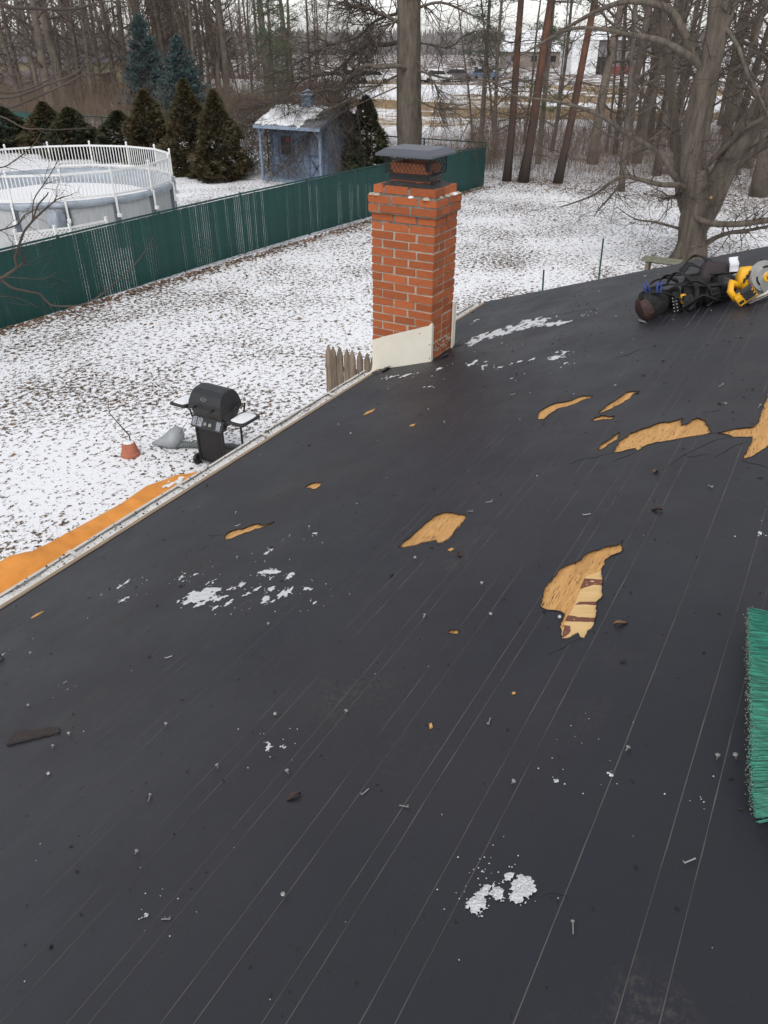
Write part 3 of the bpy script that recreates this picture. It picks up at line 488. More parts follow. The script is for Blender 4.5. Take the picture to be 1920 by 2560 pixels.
# eave: starter edge, drip edge, fascia and gutter filled with slush
mb = MB().prism([(XB, EAVE + .004), (RAKE, EAVE + .004), (RAKE, EAVE + .03), (XB, EAVE + .03)], lambda x, y, h: rp(x, y, h), -.004, .004); mb.build('drip_edge', CREAM, house)
MB().box(((XB + RAKE) / 2, EAVE - .02, 2.50), (RAKE - XB, .03, .14)).build('fascia', WHITEP, house)
MB().prism([(XB, EAVE - .045), (RAKE - .1, EAVE - .045), (RAKE - .1, EAVE - .004), (XB, EAVE - .004)], lambda x, y, h: rp(x, y, h), .010, .014).build('starter_strip', M('bare_wood_edge', (.36, .27, .18), (.2, .15, .11), .9, 9, stretch=(.5, 6, 6)), house)
gy0, gy1, gz1 = EAVE + .036, EAVE + .138, 2.565
for (xa, xb_) in ((XB, 5.56), (5.995, RAKE)):
    mb = MB()
    pr = [(gy0, gz1), (gy0, gz1 - .09), (gy0 + .02, gz1 - .11), (gy1 - .03, gz1 - .11), (gy1, gz1 - .05), (gy1, gz1 + .004), (gy1 - .018, gz1 + .004)]
    vs = []; fs = []
    n = 60
    for i in range(n + 1):
        x = xa + (xb_ - xa) * i / n; wv = .006 * noise.noise((x * .8, 0, 0))
        vs += [(x, y + wv, z + wv) for y, z in pr]
    for i in range(n):
        for k in range(len(pr) - 1):
            a = i * len(pr) + k; fs.append((a, a + 1, a + len(pr) + 1, a + len(pr)))
    mb.add(vs, fs); o = mb.build('gutter', GUTM, house); s = o.modifiers.new('t', 'SOLIDIFY'); s.thickness = .003
    mb = MB(); vs = []; fs = []; n = int((xb_ - xa) / .03); k = 6
    for i in range(n + 1):
        for j in range(k + 1):
            x = xa + (xb_ - xa) * i / n; y = gy0 + .004 + (gy1 - gy0 - .012) * j / k
            z = gz1 - .018 + .018 * noise.noise((x * 4, y * 14, 0)) + .008 * noise.noise((x * 22, y * 40, 3))
            vs.append((x, y, z))
    fs = [(i * (k + 1) + j, (i + 1) * (k + 1) + j, (i + 1) * (k + 1) + j + 1, i * (k + 1) + j + 1) for i in range(n) for j in range(k)]
    mb.add(vs, fs); mb.build('gutter_slush', GRITM, house, smooth=True)
    for i in range(int((xb_ - xa) / .9)):        # spikes / hangers across the gutter
        x = xa + .45 + i * .9; MB().box((x, (gy0 + gy1) / 2, gz1 + .006), (.025, gy1 - gy0, .003)).build('gutter_strap', GUTM, house)
# grit, granules and leaf crumbs lying in the gutter
mb = MB()
for i in range(420):
    x = U(1.0, RAKE); y = U(gy0 + .01, gy1 - .01)
    if 5.5 < x < 6.0: continue
    s = U(.003, .012); z = gz1 + .002 + U(0, .008); a = U(0, 3)
    mb.box((x, y, z), (s, s * U(.4, 1), s * .4), Matrix.Rotation(a, 3, 'Z'))
mb.build('gutter_grit', M('dark_grit', (.05, .042, .036), None, .9), house, kind='stuff')
# far rake board, soffit, walls, back slope
MB().prism([(RAKE - .02, EAVE), (RAKE + .004, EAVE), (RAKE + .004, RIDGE), (RAKE - .02, RIDGE)], lambda x, y, h: rp(x, y, h), -.17, -.0195).build('rake_board', WHITEP, house)
MB().box(((XB + RAKE) / 2, EAVE - .26, 2.425), (RAKE - XB, .46, .012)).build('soffit', WHITEP, house)
wall = MB().box(((XB + 7.55) / 2 + .1, 0, 1.2), (7.35 - XB - .2, 5.6, 2.4)).build('wall', SIDING, house)
MB().add([(7.44, 2.78, 2.401), (7.44, -2.79, 2.401), (7.44, -2.6, 4.35)], [(0, 1, 2)]).build('gable_wall', SIDING, house)
def bp(x, y, h): return Vector((x, y, ZR - RIDGE * SL + (y - RIDGE) * SL)) + Vector((0, -SL, 1)).normalized() * h
MB().prism([(XB, RIDGE - .002), (RAKE, RIDGE - .002), (RAKE, -8.4), (XB, -8.4)], bp, -.02, .004).build('back_roof_slope', FELT, house)
MB().box(((XB + 7.55) / 2 + .1, -5.4, 1.2), (7.35 - XB - .2, 5.18, 2.4)).build('wall', SIDING, house)

# ------------------------------------------------------------------ snow patches left on the roof
def snow_field(mb, poly, cell, fn, hmax, nscale, thr=-.25, seed=0., amp=1.15):
    xs = [p[0] for p in poly]; ys = [p[1] for p in poly]
    pad = cell * 3; x0, x1, y0, y1 = min(xs) - pad, max(xs) + pad, min(ys) - pad, max(ys) + pad
    nx = max(3, min(170, int((x1 - x0) / cell))); ny = max(3, min(170, int((y1 - y0) / cell)))
    V2 = [Vector(p) for p in poly]; idx = {}; vs = []; hh = {}
    span = max(x1 - x0, y1 - y0)
    for i in range(nx + 1):
        for j in range(ny + 1):
            x = x0 + (x1 - x0) * i / nx; y = y0 + (y1 - y0) * j / ny
            p = Vector((x, y)); d = 1e9
            for k in range(len(V2)):
                a = V2[k]; b = V2[(k + 1) % len(V2)]; ab = b - a
                t = max(0, min(1, (p - a).dot(ab) / max(ab.length_squared, 1e-9))); d = min(d, (p - a - ab * t).length)
            if not inside((x, y), poly): d = -d
            n1 = noise.noise((x * nscale * .6, y * nscale, seed)) + .7 * noise.noise((x * nscale * 2.7, y * nscale * 2.7, seed + 5)) + .5 * noise.noise((x * nscale * 7, y * nscale * 7, seed + 9))
            hh[i, j] = max(-2.5, min(1.6, d / (cell * 5.0))) + n1 * amp - thr
            # small rand jitter so the crust is granular
    for i in range(nx):
        for j in range(ny):
            q = [(i, j), (i + 1, j), (i + 1, j + 1), (i, j + 1)]
            c = [hh[k] for k in q]
            if min(c) < 0.0: continue
            f = []
            for k in q:
                if k not in idx:
                    x = x0 + (x1 - x0) * k[0] / nx + cell * .3 * noise.noise((k[0] * 1.7, k[1] * 1.3, 2)); y = y0 + (y1 - y0) * k[1] / ny + cell * .3 * noise.noise((k[0] * 1.3, k[1] * 1.9, 4))
                    idx[k] = len(vs); vs.append(fn(x, y, min(hmax, hmax * (.10 + .5 * hh[k])) * (1 + .5 * noise.noise((x * 170, y * 170, 1)))))
                f.append(idx[k])
            mb.f.append(tuple(a + len(mb.v) for a in f))
    mb.v.extend([tuple(v) for v in vs])
    return mb
mb = MB()
for k, (cell, poly) in enumerate(SNOW_PATCHES):
    snow_field(mb, poly, cell * .85, lambda x, y, h: rp(x, y, felt_top(x, y) + .0002 + h), .005, 1.0 / (cell * (5 if poly[0][0] < 4.5 else 4)), thr=((-.55 if len(poly) > 6 else -.05) if poly[0][0] < 1.3 else .0 if poly[0][0] < 4.5 else .40), seed=k * 3.3, amp=(1.35 if poly[0][0] < 4.5 else 2.2))
o = mb.build('roof_snow', ROOFSNOW, None, smooth=True); tag(o, 'thin crusty patches of snow left on the black felt roof', 'snow', kind='stuff')
# snow crumbs
mb = MB()
for i in range(330):
    if i % 6:
        c = rnd.choice(SNOW_PATCHES)[1]; p = rnd.choice(c); x = p[0] + rnd.gauss(0, .06); y = p[1] + rnd.gauss(0, .05)
    else: x = U(.3, 7.5); y = U(-.2, 3.1)
    if not (0.2 < x < 7.8 and -.3 < y < 3.2) or (5.5 < x < 6.05 and y > 2.7): continue
    s = U(.0008, .0022) * (1 + .3 * x); b = rp(x, y, .009 + s * .3)
    mb.add([b + Vector((s, 0, 0)), b + Vector((-s * .6, s * .8, 0)), b + Vector((-s * .5, -s * .9, 0)), b + Vector((0, 0, s * .9))], [(0, 1, 3), (1, 2, 3), (2, 0, 3)])
tag(mb.build('snow_crumbs', ROOFSNOW), 'tiny crumbs of snow strewn over the black roof felt', 'snow', kind='stuff')
mb = MB()
for i in range(1150):
    x = .2 + 7.5 * rnd.random() ** 1.5; y = U(-.3, 3.2)
    if (5.5 < x < 6.05 and y > 2.7) or any(inside((x, y), h) for h in holes): continue
    s = U(.0012, .004) * (1 + .32 * x) * (1.9 if rnd.random() < .12 else 1); a = U(0, 6.3); e = U(.2, .8)
    u = Vector((math.cos(a), math.sin(a), -SL * math.sin(a))) * s; v = Vector((-math.sin(a), math.cos(a), -SL * math.cos(a))) * s * e
    b = rp(x, y, .0085); t = NRM * s * U(.2, .6)
    mb.add([b - u, b + v, b + u + t, b - v, b + t], [(0, 1, 4), (1, 2, 4), (2, 3, 4), (3, 0, 4)])
tag(mb.build('roof_grit', M('felt_crumbs', (.012, .012, .012), (.03, .026, .022), .9)), 'black crumbs and felt grit littering the roof', 'grit', kind='stuff')

# ------------------------------------------------------------------ chimney
CX0, CX1, CY0, CY1 = 5.568, 5.980, 2.760, 3.330
CCX, CCY = (CX0 + CX1) / 2, (CY0 + CY1) / 2
chim = thing('chimney', 'orange brick chimney with a metal cap and cream flashing at the eave', 'chimney', (CCX, CCY, 0))
PIT = .0677; ZT = 4.122; BH = .0550
def brick_mesh(seed):
    r = random.Random(seed); bm = bmesh.new(); bmesh.ops.create_cube(bm, size=1)
    bmesh.ops.bevel(bm, geom=bm.edges[:], offset=.03, segments=1, affect='EDGES')
    for v in bm.verts: v.co += Vector((r.uniform(-.012, .012), r.uniform(-.02, .02), r.uniform(-.03, .03)))
    me = bpy.data.meshes.new('brick'); bm.to_mesh(me); bm.free(); me.materials.append(BRICK); return me
BM_ = [brick_mesh(i) for i in range(5)]
nc = 27
for c in range(nc):
    zt = ZT - c * PIT; zc = zt - BH / 2
    if c == 0: off = -.012
    elif c in (1, 2): off = .020
    else: off = 0
    hx, hy = (CX1 - CX0) / 2 + off, (CY1 - CY0) / 2 + off; W = 2 * hy; D = 2 * hx; j = .017
    # layout on the -X face, listed from +Y (far eave side) to -Y: (y length, x depth)
    if c % 2: FL, FR, mids, side = (.2, .095), (.15, .2), 1, None
    else: FL, FR, mids, side = (.088, .2), (.222, .095), 1, None
    L = []
    L.append((hy - FL[0] / 2, -hx + FL[1] / 2, FL[0], FL[1]))
    L.append((-hy + FR[0] / 2, -hx + FR[1] / 2, FR[0], FR[1]))
    m0, m1 = -hy + FR[0] + j, hy - FL[0] - j
    L.append(((m0 + m1) / 2, -hx + .0475, m1 - m0, .095))
    # side face (-Y): between FR depth and back-right corner (rotated FL)
    s0, s1 = -hx + FR[1] + j, hx - FL[1] - j
    if s1 - s0 > .03: L.append((-hy + .0475, (s0 + s1) / 2, .095, s1 - s0))
    for (yy, xx, ly, lx) in L:
        for sgn in (1, -1):
            jx, jy, jz = rnd.gauss(0, .0016), rnd.gauss(0, .0016), rnd.gauss(0, .0012)
            inst('brick', rnd.choice(BM_), chim, (sgn * xx + jx, sgn * yy + jy, zc + jz), (rnd.gauss(0, .006), rnd.gauss(0, .006), rnd.gauss(0, .008)), (lx, ly, BH + rnd.gauss(0, .001)))
ztd = ZT - 4.35 * PIT
MB().box((CCX, CCY, (ztd + 2.0) / 2), (CX1 - CX0 - .015, CY1 - CY0 - .015, ztd - 2.0)).build('mortar_core', MORTAR, chim)
MB().box((CCX, CCY, (ZT - .012 + ztd) / 2), (CX1 - CX0 - .034, CY1 - CY0 - .034, ZT - .012 - ztd)).build('weathered_mortar', MORTARD, chim)
MB().box((CCX, CCY, ZT - 3.6 * PIT), (CX1 - CX0 - .014, CY1 - CY0 - .014, 1.5 * PIT)).build('weathered_mortar', MORTARD, chim)
for c in (1, 2): MB().box((CCX, CCY, ZT - c * PIT - BH / 2 - .003), (CX1 - CX0 + .031, CY1 - CY0 + .031, BH + .012)).build('corbel_mortar', MORTARD, chim)
MB().box((CCX, CCY, 1.0), (CX1 - CX0, CY1 - CY0, 2.0)).build('lower_stack', BRICK, chim)
# tarry crown
mb = MB(); n = 40; k = 8; vs = []; fs = []
for i in range(k + 1):
    for a_ in range(n):
        t = 2 * math.pi * a_ / n; ca, sa = math.cos(t), math.sin(t); q = max(abs(ca), abs(sa)); f = .45 + .55 * i / k
        jit = 1 + (.10 * noise.noise((ca * 3, sa * 3, 1)) if i == k else 0)
        x = ca / q * .185 * f * min(1.0, jit); y = sa / q * .262 * f * min(1.0, jit)
        z = ZT - .012 + .055 * (1 - i / k) ** .8 + .012 * noise.noise((x * 18, y * 18, 0)) * (1 if i < k else .2)
        vs.append((CCX + x, CCY + y, z))
fs = [(i * n + a_, i * n + (a_ + 1) % n, (i + 1) * n + (a_ + 1) % n, (i + 1) * n + a_) for i in range(k) for a_ in range(n)]
mb.add(vs, fs); mb.build('tar_crown', TAR, chim, smooth=True)
for q in range(12):    # mortar lumps on the ledges
    sx = rnd.choice((-1, 1)); px_, py_ = (CX0 - .01 + U(0, .02), U(CY0, CY1)) if q % 2 else (U(CX0, CX1), CY0 - .008 + U(0, .02))
    m = MB(); m.lathe([(0.001, 0), (.02 + U(0, .015), .002), (.018, .01 + U(0, .008)), (.001, .018)], (px_, py_, ZT - PIT - .003), 7); m.build('mortar_lump', MORTAR if q % 3 else SNOW, chim)
# flue liner
fx, fy = .11, .162; fz0, fz1 = ZT - .01, 4.285
mb = MB()
for (a, b_, inn) in ((fx, fy, False), (fx - .022, fy - .022, True)):
    vs = [(CCX + sx * a, CCY + sy * b_, z) for z in (fz0, fz1) for sx, sy in ((-1, -1), (1, -1), (1, 1), (-1, 1))]
    mb.add(vs, [(i, (i + 1) % 4, 4 + (i + 1) % 4, 4 + i) if not inn else (i, 4 + i, 4 + (i + 1) % 4, (i + 1) % 4) for i in range(4)])
mb.f += [(4 + i, 4 + (i + 1) % 4, 12 + (i + 1) % 4, 12 + i) for i in range(4)]
mb.build('flue_liner', CLAY, chim)
MB().box((CCX, CCY, fz0 + .02), (2 * fx - .05, 2 * fy - .05, .02)).build('flue_soot', TAR, chim)
# cap: clamp band, diamond mesh, hipped lid
bz0, bz1 = 4.165, 4.212; bx, by = fx + .012, fy + .012
mb = MB()
for s_ in (-1, 1):
    mb.box((CCX + s_ * bx, CCY, (bz0 + bz1) / 2), (.006, 2 * by, bz1 - bz0)); mb.box((CCX, CCY + s_ * by, (bz0 + bz1) / 2), (2 * bx - .008, .006, bz1 - bz0))
mb.build('clamp_band', BLACKM, chim)
mb = MB()
for s_ in (-1, 1):   # flared foot of the mesh
    mb.box((CCX + s_ * (bx + .012), CCY, bz1 - .004), (.03, 2 * by + .05, .004)); mb.box((CCX, CCY + s_ * (by + .012), bz1 - .009), (2 * bx - .0, .03, .004))
mb.build('mesh_foot', BLACKM, chim)
mx_, my_, mz0, mz1 = bx + .022, by + .022, bz1 - .004, 4.352
mb = MB()
def dia(a, b, n):      # diamond wires on a vertical face from a to b
    a = Vector(a); b = Vector(b); rows = 6; hz = (mz1 - mz0) / rows; step = (b - a) / n
    for i in range(n):
        for r_ in range(rows):
            z0, z1 = mz0 + r_ * hz, mz0 + (r_ + 1) * hz
            p0, p1 = a + step * i, a + step * (i + 1); s0 = (i + r_) % 2
            q0, q1 = (p0, p1) if s0 else (p1, p0)
            mb.tube([(q0.x, q0.y, z0), (q1.x, q1.y, z1)], .0022, 4, cap=False)
    for i in range(0, n + 1, n): pass
cs = [(CCX - mx_, CCY - my_), (CCX + mx_, CCY - my_), (CCX + mx_, CCY + my_), (CCX - mx_, CCY + my_)]
for i in range(4):
    a, b = cs[i], cs[(i + 1) % 4]; L = (Vector(b) - Vector(a)).length
    dia((a[0], a[1], 0), (b[0], b[1], 0), int(L / .017))
    mb.tube([(a[0], a[1], mz0), (a[0], a[1], mz1)], .004, 5)
mb.build('spark_mesh', BLACKM, chim)
lx, ly = .212, .245; tz0, tz1, tz2 = 4.338, 4.352, 4.388
ring = lambda a, b_, z: [(CCX - a, CCY - b_, z), (CCX + a, CCY - b_, z), (CCX + a, CCY + b_, z), (CCX - a, CCY + b_, z)]
mb = MB(); mb.add(ring(lx, ly, tz0) + ring(lx, ly, tz1) + ring(lx - .055, ly - .055, tz2) + ring(lx - .004, ly - .004, tz0) + ring(lx - .06, ly - .06, tz2 - .006),
    [(i, (i + 1) % 4, 4 + (i + 1) % 4, 4 + i) for i in range(4)] + [(4 + i, 4 + (i + 1) % 4, 8 + (i + 1) % 4, 8 + i) for i in range(4)] + [(8, 9, 10, 11)] +
    [(12 + (i + 1) % 4, 12 + i, 16 + i, 16 + (i + 1) % 4) for i in range(4)] + [(19, 18, 17, 16)] + [(i, 12 + i, 12 + (i + 1) % 4, (i + 1) % 4) for i in range(4)])
mb.build('cap_lid', CAPM, chim)
# cream flashing
def yz(pl, x0, x1): 
    m = MB(); m.prism(pl, lambda y, z, h: Vector((h, y, z)), x0, x1); return m
o = yz([(3.42, 2.50), (3.335, 2.585), (3.325, 2.64), (3.328, 2.862), (3.20, 2.918), (2.78, 3.078), (2.752, 3.11), (2.752, 2.735), (2.80, 2.712)], CX0 - .012, CX0 - .008).build('flashing', CREAM, chim); fixn(o.data)
mb = MB(); mb.prism([(CX0 - .011, 3.112), (CX0 + .022, 3.08), (CX0 + .022, 2.72), (CX0 - .011, 2.735)], lambda x, z, h: Vector((x, h, z)), CY0 - .012, CY0 - .008); fixn(mb.build('flashing_return', CREAM, chim).data)
mb = MB(); mb.box((CX1 - .015, CY0 - .018, 2.97), (.045, .016, .42)); mb.build('corner_flashing', CREAM, chim)
for (yy, zz) in ((2.86, 3.0), (2.765, 2.92), (2.762, 2.80)): MB().lathe([(.0045, 0), (.0045, .003)], (CX0 - .016, yy, zz), 6, 'x').build('nail_head', BLACKM, chim)
# old mortar smear and step line low on the side face
mb = MB()
for i in range(40):
    x = U(CX0 + .05, CX1 - .02); z = ZR - CY0 * SL + U(.05, .16); s = U(.006, .02)
    mb.box((x, CY0 - .003, z), (s * 1.6, .006, s * .6), Matrix.Rotation(U(-.4, .4), 3, 'Y'))
mb.build('mortar_smear', MORTAR, chim)
# felt scraps curled up where the old flashing was torn away
for k, (x, y, s) in enumerate(((5.99, 2.70, .05), (6.03, 2.74, .07), (5.50, 3.16, .07), (5.42, 3.2, .05), (5.66, 2.66, .05))):
    mb = MB(); a = U(0, 6); u = Vector((math.cos(a), math.sin(a), -SL * math.sin(a))) * s; v = Vector((-math.sin(a), math.cos(a), -SL * math.cos(a))) * s * .5
    b = rp(x, y, .009); mb.add([b - u - v, b + u - v, b + u + v + NRM * .012, b - u * .6 + v + NRM * .02, b + NRM * .022, b - NRM * .004], [(0, 1, 4), (1, 2, 4), (2, 3, 4), (3, 0, 4), (1, 0, 5), (2, 1, 5), (3, 2, 5), (0, 3, 5)])
    tag(mb.build('felt_scrap', TAR, None, loc=tuple(b)), 'curled scrap of black felt lying at the chimney base', 'felt scrap', 'felt scraps round the chimney base')
# ------------------------------------------------------------------ small things lying on the roof
RROT = (-math.atan(SL), 0, 0)
def nail_mesh(lying):
    mb = MB()
    if lying: mb.tube([(0, 0, .002), (.033, 0, .002)], .0019, 5); mb.lathe([(.0005, -.002), (.0055, -.0012), (.0055, 0), (.002, .0008)], (0, 0, .0055), 9, 'x')
    else: mb.tube([(0, 0, -.002), (.002, 0, .012)], .0019, 5); mb.lathe([(.0005, .0115), (.0062, .012), (.0062, .0135), (.003, .0148)], (.002, 0, 0), 10)
    return mb.mesh('roofing_nail', STEEL)
NU, NF = nail_mesh(False), nail_mesh(True)
for (x, y) in NAILS_UP:
    s = .80 + .07 * x
    o = inst('roofing_nail', NU, None, rp(x, y, .008), (RROT[0] + U(-.35, .35), U(-.35, .35), U(0, 6)), (s, s, s))
    tag(o, 'galvanised roofing nail standing head up in the black felt', 'nail', 'roofing nails standing head up in the felt')
for (x, y) in NAILS_FLAT:
    s = .68 + .07 * x
    o = inst('roofing_nail', NF, None, rp(x, y, .009), (0, 0, 0), (s, s, s))
    o.rotation_euler = (Matrix.Rotation(RROT[0], 3, 'X') @ Matrix.Rotation(U(0, 6.2), 3, 'Z')).to_euler()
    tag(o, 'loose roofing nail lying on its side on the black felt', 'nail', 'loose roofing nails lying on the felt')
for p in CHIPS:
    c = Vector((sum(q[0] for q in p) / len(p), sum(q[1] for q in p) / len(p))); b = rp(c.x, c.y, .008)
    mb = MB().prism(p, lambda x, y, h: rp(x, y, .0075 + h), 0, .005); o = mb.build('wood_chip', DECK, None, loc=tuple(b)); fixn(o.data)
    tag(o, 'small splinter of golden plywood lying on the black felt', 'wood chip', 'plywood splinters on the felt')
c = rp(sum(q[0] for q in SCRAP) / len(SCRAP), sum(q[1] for q in SCRAP) / len(SCRAP), .01)
o = MB().prism(roughen(SCRAP, .004, .02, 2), lambda x, y, h: rp(x, y, .008 + h), 0, .006).build('shingle_scrap', SCRAPM, None, loc=tuple(c)); fixn(o.data)
tag(o, 'long torn strip of dark brown shingle lying on the black felt', 'shingle scrap')
# curled leaves / bark flakes
for k, (x, y, s, lab) in enumerate(((3.02, .42, .022, 'brown'), (2.66, .335, .022, 'dark'), (1.02, .86, .02, 'dark'), (2.3, .98, .02, 'dark'), (1.9, .27, .02, 'brown'))):
    b = rp(x, y, .012); mb = MB(); vs = []; fs = []; n = 7
    for i in range(n):
        t = i / (n - 1); wv = s * .45 * math.sin(math.pi * (t * .96 + .02)); a = k * 1.3
        for q in (-1, 0, 1):
            lx_, ly_ = (t - .5) * 2 * s, q * wv
            X = math.cos(a) * lx_ - math.sin(a) * ly_; Y = math.sin(a) * lx_ + math.cos(a) * ly_
            vs.append(b + Vector((X, Y, -SL * Y)) + NRM * (s * (.35 * abs(q) + .2 * math.sin(t * 5)) - .004))
    fs = [(i * 3 + q, i * 3 + 3 + q, i * 3 + 4 + q, i * 3 + 1 + q) for i in range(n - 1) for q in (0, 1)]
    o = mb.add(vs, fs).build('dead_leaf', LEAF if lab == 'brown' else POUCHB, None, loc=tuple(b), smooth=True)
    tag(o, 'curled %s dead leaf lying on the black felt' % lab, 'leaf', 'curled %s leaves on the felt' % lab)
# dark sooty lump at the roof edge of the frame with a rag of snow on it
b = rp(1.30, 2.74, .01); mb = MB(); pr = []
for i in range(60):
    a = U(0, 6.3); r_ = U(0, .055); s = U(.012, .03); mb.lathe([(.001, 0), (s, .002), (s * .7, s * .7), (.001, s)], (b.x + math.cos(a) * r_, b.y + math.sin(a) * r_, b.z - SL * math.sin(a) * r_ - .006), 6)
tag(mb.build('tar_lump', TAR, None, loc=tuple(b)), 'rough black lump of old tar stuck on the felt', 'tar lump')

# ------------------------------------------------------------------ push broom
BR0, BR1 = Vector((1.90, -.066)), Vector((1.225, -.158))
bx_ = (BR1 - BR0); BL = bx_.length; bdir = bx_.normalized(); bnr = Vector((bdir.y, -bdir.x))
if bnr.y > 0: bnr = -bnr
broom = thing('push_broom', 'push broom with green plastic bristles lying on the black felt', 'broom', rp(BR0.x, BR0.y, .005))
bo = rp(BR0.x, BR0.y, .005)
def bpt(u, v, h): q = BR0 + bdir * u + bnr * v; return rp(q.x, q.y, h)
def bristles(name, mat, v0, v1, lift=0., n=8500):
    r = random.Random(5); mb = MB()
    for i in range(n):
        u = r.uniform(.03, BL - .05); u += (round(u / .013) * .013 - u) * .55; h = r.uniform(.004, .085); tipj = r.gauss(0, .0025); fl = (u / BL - .5) * .10 + .05 * (u > BL * .9) * (u / BL - .9) * 10
        a = bpt(u + fl * v0 / .11 * -1 + r.gauss(0, .002), v0 + tipj + (.012 * ((h - .045) / .04) ** 2) + .01 * abs(u / BL - .5) ** 2 * 4, h * (1 + .15) + lift)
        e = bpt(u + fl * 0, v1, .02 + .65 * h + lift)
        a = bpt(u + (u / BL - .5) * .08 + r.gauss(0, .0016), v0 + tipj, h + lift) if v0 < .05 else a
        d = (Vector(e) - Vector(a)); s = .0011; x = NRM * s; y = d.cross(NRM).normalized() * s
        mid = Vector(a).lerp(e, .5) + NRM * r.gauss(0, .003)
        mb.add([a + x, a - x * .5 + y, a - x * .5 - y, mid + x, mid - x * .5 + y, mid - x * .5 - y, e + x, e - x * .5 + y, e - x * .5 - y],
               [(0, 1, 4, 3), (1, 2, 5, 4), (2, 0, 3, 5), (3, 4, 7, 6), (4, 5, 8, 7), (5, 3, 6, 8), (0, 2, 1)])
    return mb.build(name, mat, broom, kind='stuff')
bristles('bristles', BRIST, .008, .115)
r5 = random.Random(9); mb = MB()
for i in range(2600):
    u = r5.uniform(.03, BL - .05); h = r5.uniform(.006, .092); q = bpt(u + (u / BL - .5) * .08, .006 + r5.gauss(0, .005), h); s = r5.uniform(.0006, .0018)
    mb.add([q + Vector((s, 0, 0)), q + Vector((-s, s, 0)), q + Vector((-s, -s, 0)), q + Vector((0, 0, s * 1.4))], [(0, 1, 3), (1, 2, 3), (2, 0, 3), (0, 2, 1)])
mb.build('dirt_on_tips', BRISTT, broom, kind='stuff')
mb = MB(); m3 = Matrix((Vector((bdir.x, bdir.y, -SL * bdir.y)).normalized(), Vector((bnr.x, bnr.y, -SL * bnr.y)).normalized(), NRM)).transposed()
mb.box(bpt(BL / 2, .135, .05), (BL - .06, .045, .07), m3); mb.build('broom_block', M('varnished_block', (.30, .16, .06), None, .5), broom, bevel=.006)
mb = MB().tube([bpt(BL / 2, .15, .05), bpt(BL / 2 - .2, .9, .03), bpt(BL / 2 - .3, 1.3, .02)], .013, 10); mb.build('handle', M('broom_handle', (.34, .2, .09), None, .5), broom)

# ------------------------------------------------------------------ tool belt and saw on the roof
# local frame: x = image right (mostly upslope), y = away from the camera, z = off the roof
def roof_frame(x, y, ang):
    e2 = Vector((0, 1, -SL)).normalized(); ex = Vector((math.cos(ang), 0, 0)) + e2 * math.sin(ang); ex.normalize()
    ey = NRM.cross(ex); return Matrix((ex, ey, NRM)).transposed().to_euler()
TR = roof_frame(0, 0, R(-68))
belt = thing('tool_belt', 'heap of black nylon tool belt with pouches and straps lying on the roof', 'tool belt', rp(5.93, .95, .008), None, TR)
def loc(mb, name, mat, parent, bevel=0, smooth=False): return mb.build(name, mat, parent, smooth=smooth, world=False, bevel=bevel)
def pouch(mb, c, sx, sy, sz, rz=0., lean=0., seed=0, opened=False, e=.38):
    n, k = 14, 7; vs = []; m = Matrix.Rotation(rz, 3, 'Z') @ Matrix.Rotation(lean, 3, 'Y'); c = Vector(c)
    for j in range(k + 1):
        t = j / k; g = (.82 + .30 * math.sin(math.pi * min(1, t * 1.1))) * (1 if 0 < j < k else .82)
        for i in range(n):
            a = 2 * math.pi * i / n; ca, sa = math.cos(a), math.sin(a)
            x = math.copysign(abs(ca) ** e, ca) * sx / 2 * g; y = math.copysign(abs(sa) ** e, sa) * sy / 2 * g
            w_ = 1 + .13 * noise.noise((x * 14 + seed, y * 14, t * 5))
            vs.append(c + m @ Vector((x * w_, y * w_, t * sz)))
    fs = [(j * n + i, j * n + (i + 1) % n, (j + 1) * n + (i + 1) % n, (j + 1) * n + i) for j in range(k) for i in range(n)]
    fs += [tuple(range(n - 1, -1, -1))]
    if opened:
        b_ = len(vs)
        for (q, zz) in ((.90, 1.0), (.84, .45)):
            vs += [c + m @ (Vector(((m.inverted() @ (vs[k * n + i] - c)).x * q, (m.inverted() @ (vs[k * n + i] - c)).y * q, zz * sz))) for i in range(n)]
        for (o1, o2) in ((k * n, b_), (b_, b_ + n)): fs += [(o1 + i, o1 + (i + 1) % n, o2 + (i + 1) % n, o2 + i) for i in range(n)]
        fs.append(tuple(b_ + n + i for i in range(n)))
    else: fs.append(tuple(k * n + i for i in range(n)))
    return mb.add(vs, fs)
def strap(pts, wd, th, name, parent, mat, sub=5):
    # flat webbing swept along a smooth curve
    P = [Vector(p) for p in pts]; L = []
    for i in range(len(P) - 1):
        p0, p1, p2, p3 = P[max(i - 1, 0)], P[i], P[i + 1], P[min(i + 2, len(P) - 1)]
        for q in range(sub):
            t = q / sub; L.append(.5 * ((2 * p1) + (p2 - p0) * t + (2 * p0 - 5 * p1 + 4 * p2 - p3) * t * t + (3 * p1 - p0 - 3 * p2 + p3) * t ** 3))
    L.append(P[-1]); n = len(L); vs = []; fs = []
    for i, p in enumerate(L):
        d = (L[min(i + 1, n - 1)] - L[max(i - 1, 0)]).normalized(); s = d.cross(Vector((0, 0, 1)))
        s = s.normalized() if s.length > .05 else Vector((0, 1, 0)); u = s.cross(d)
        tw = .5 * math.sin(i * .35); s2 = s * math.cos(tw) + u * math.sin(tw); u2 = s2.cross(d)
        vs += [p + s2 * wd / 2 + u2 * th, p - s2 * wd / 2 + u2 * th, p - s2 * wd / 2 - u2 * th, p + s2 * wd / 2 - u2 * th]
    for i in range(n - 1):
        for k in range(4): fs.append((i * 4 + k, i * 4 + (k + 1) % 4, i * 4 + 4 + (k + 1) % 4, i * 4 + 4 + k))
    fs += [(3, 2, 1, 0), (n * 4 - 4, n * 4 - 3, n * 4 - 2, n * 4 - 1)]
    return loc(MB().add(vs, fs), name, mat, parent, smooth=True)
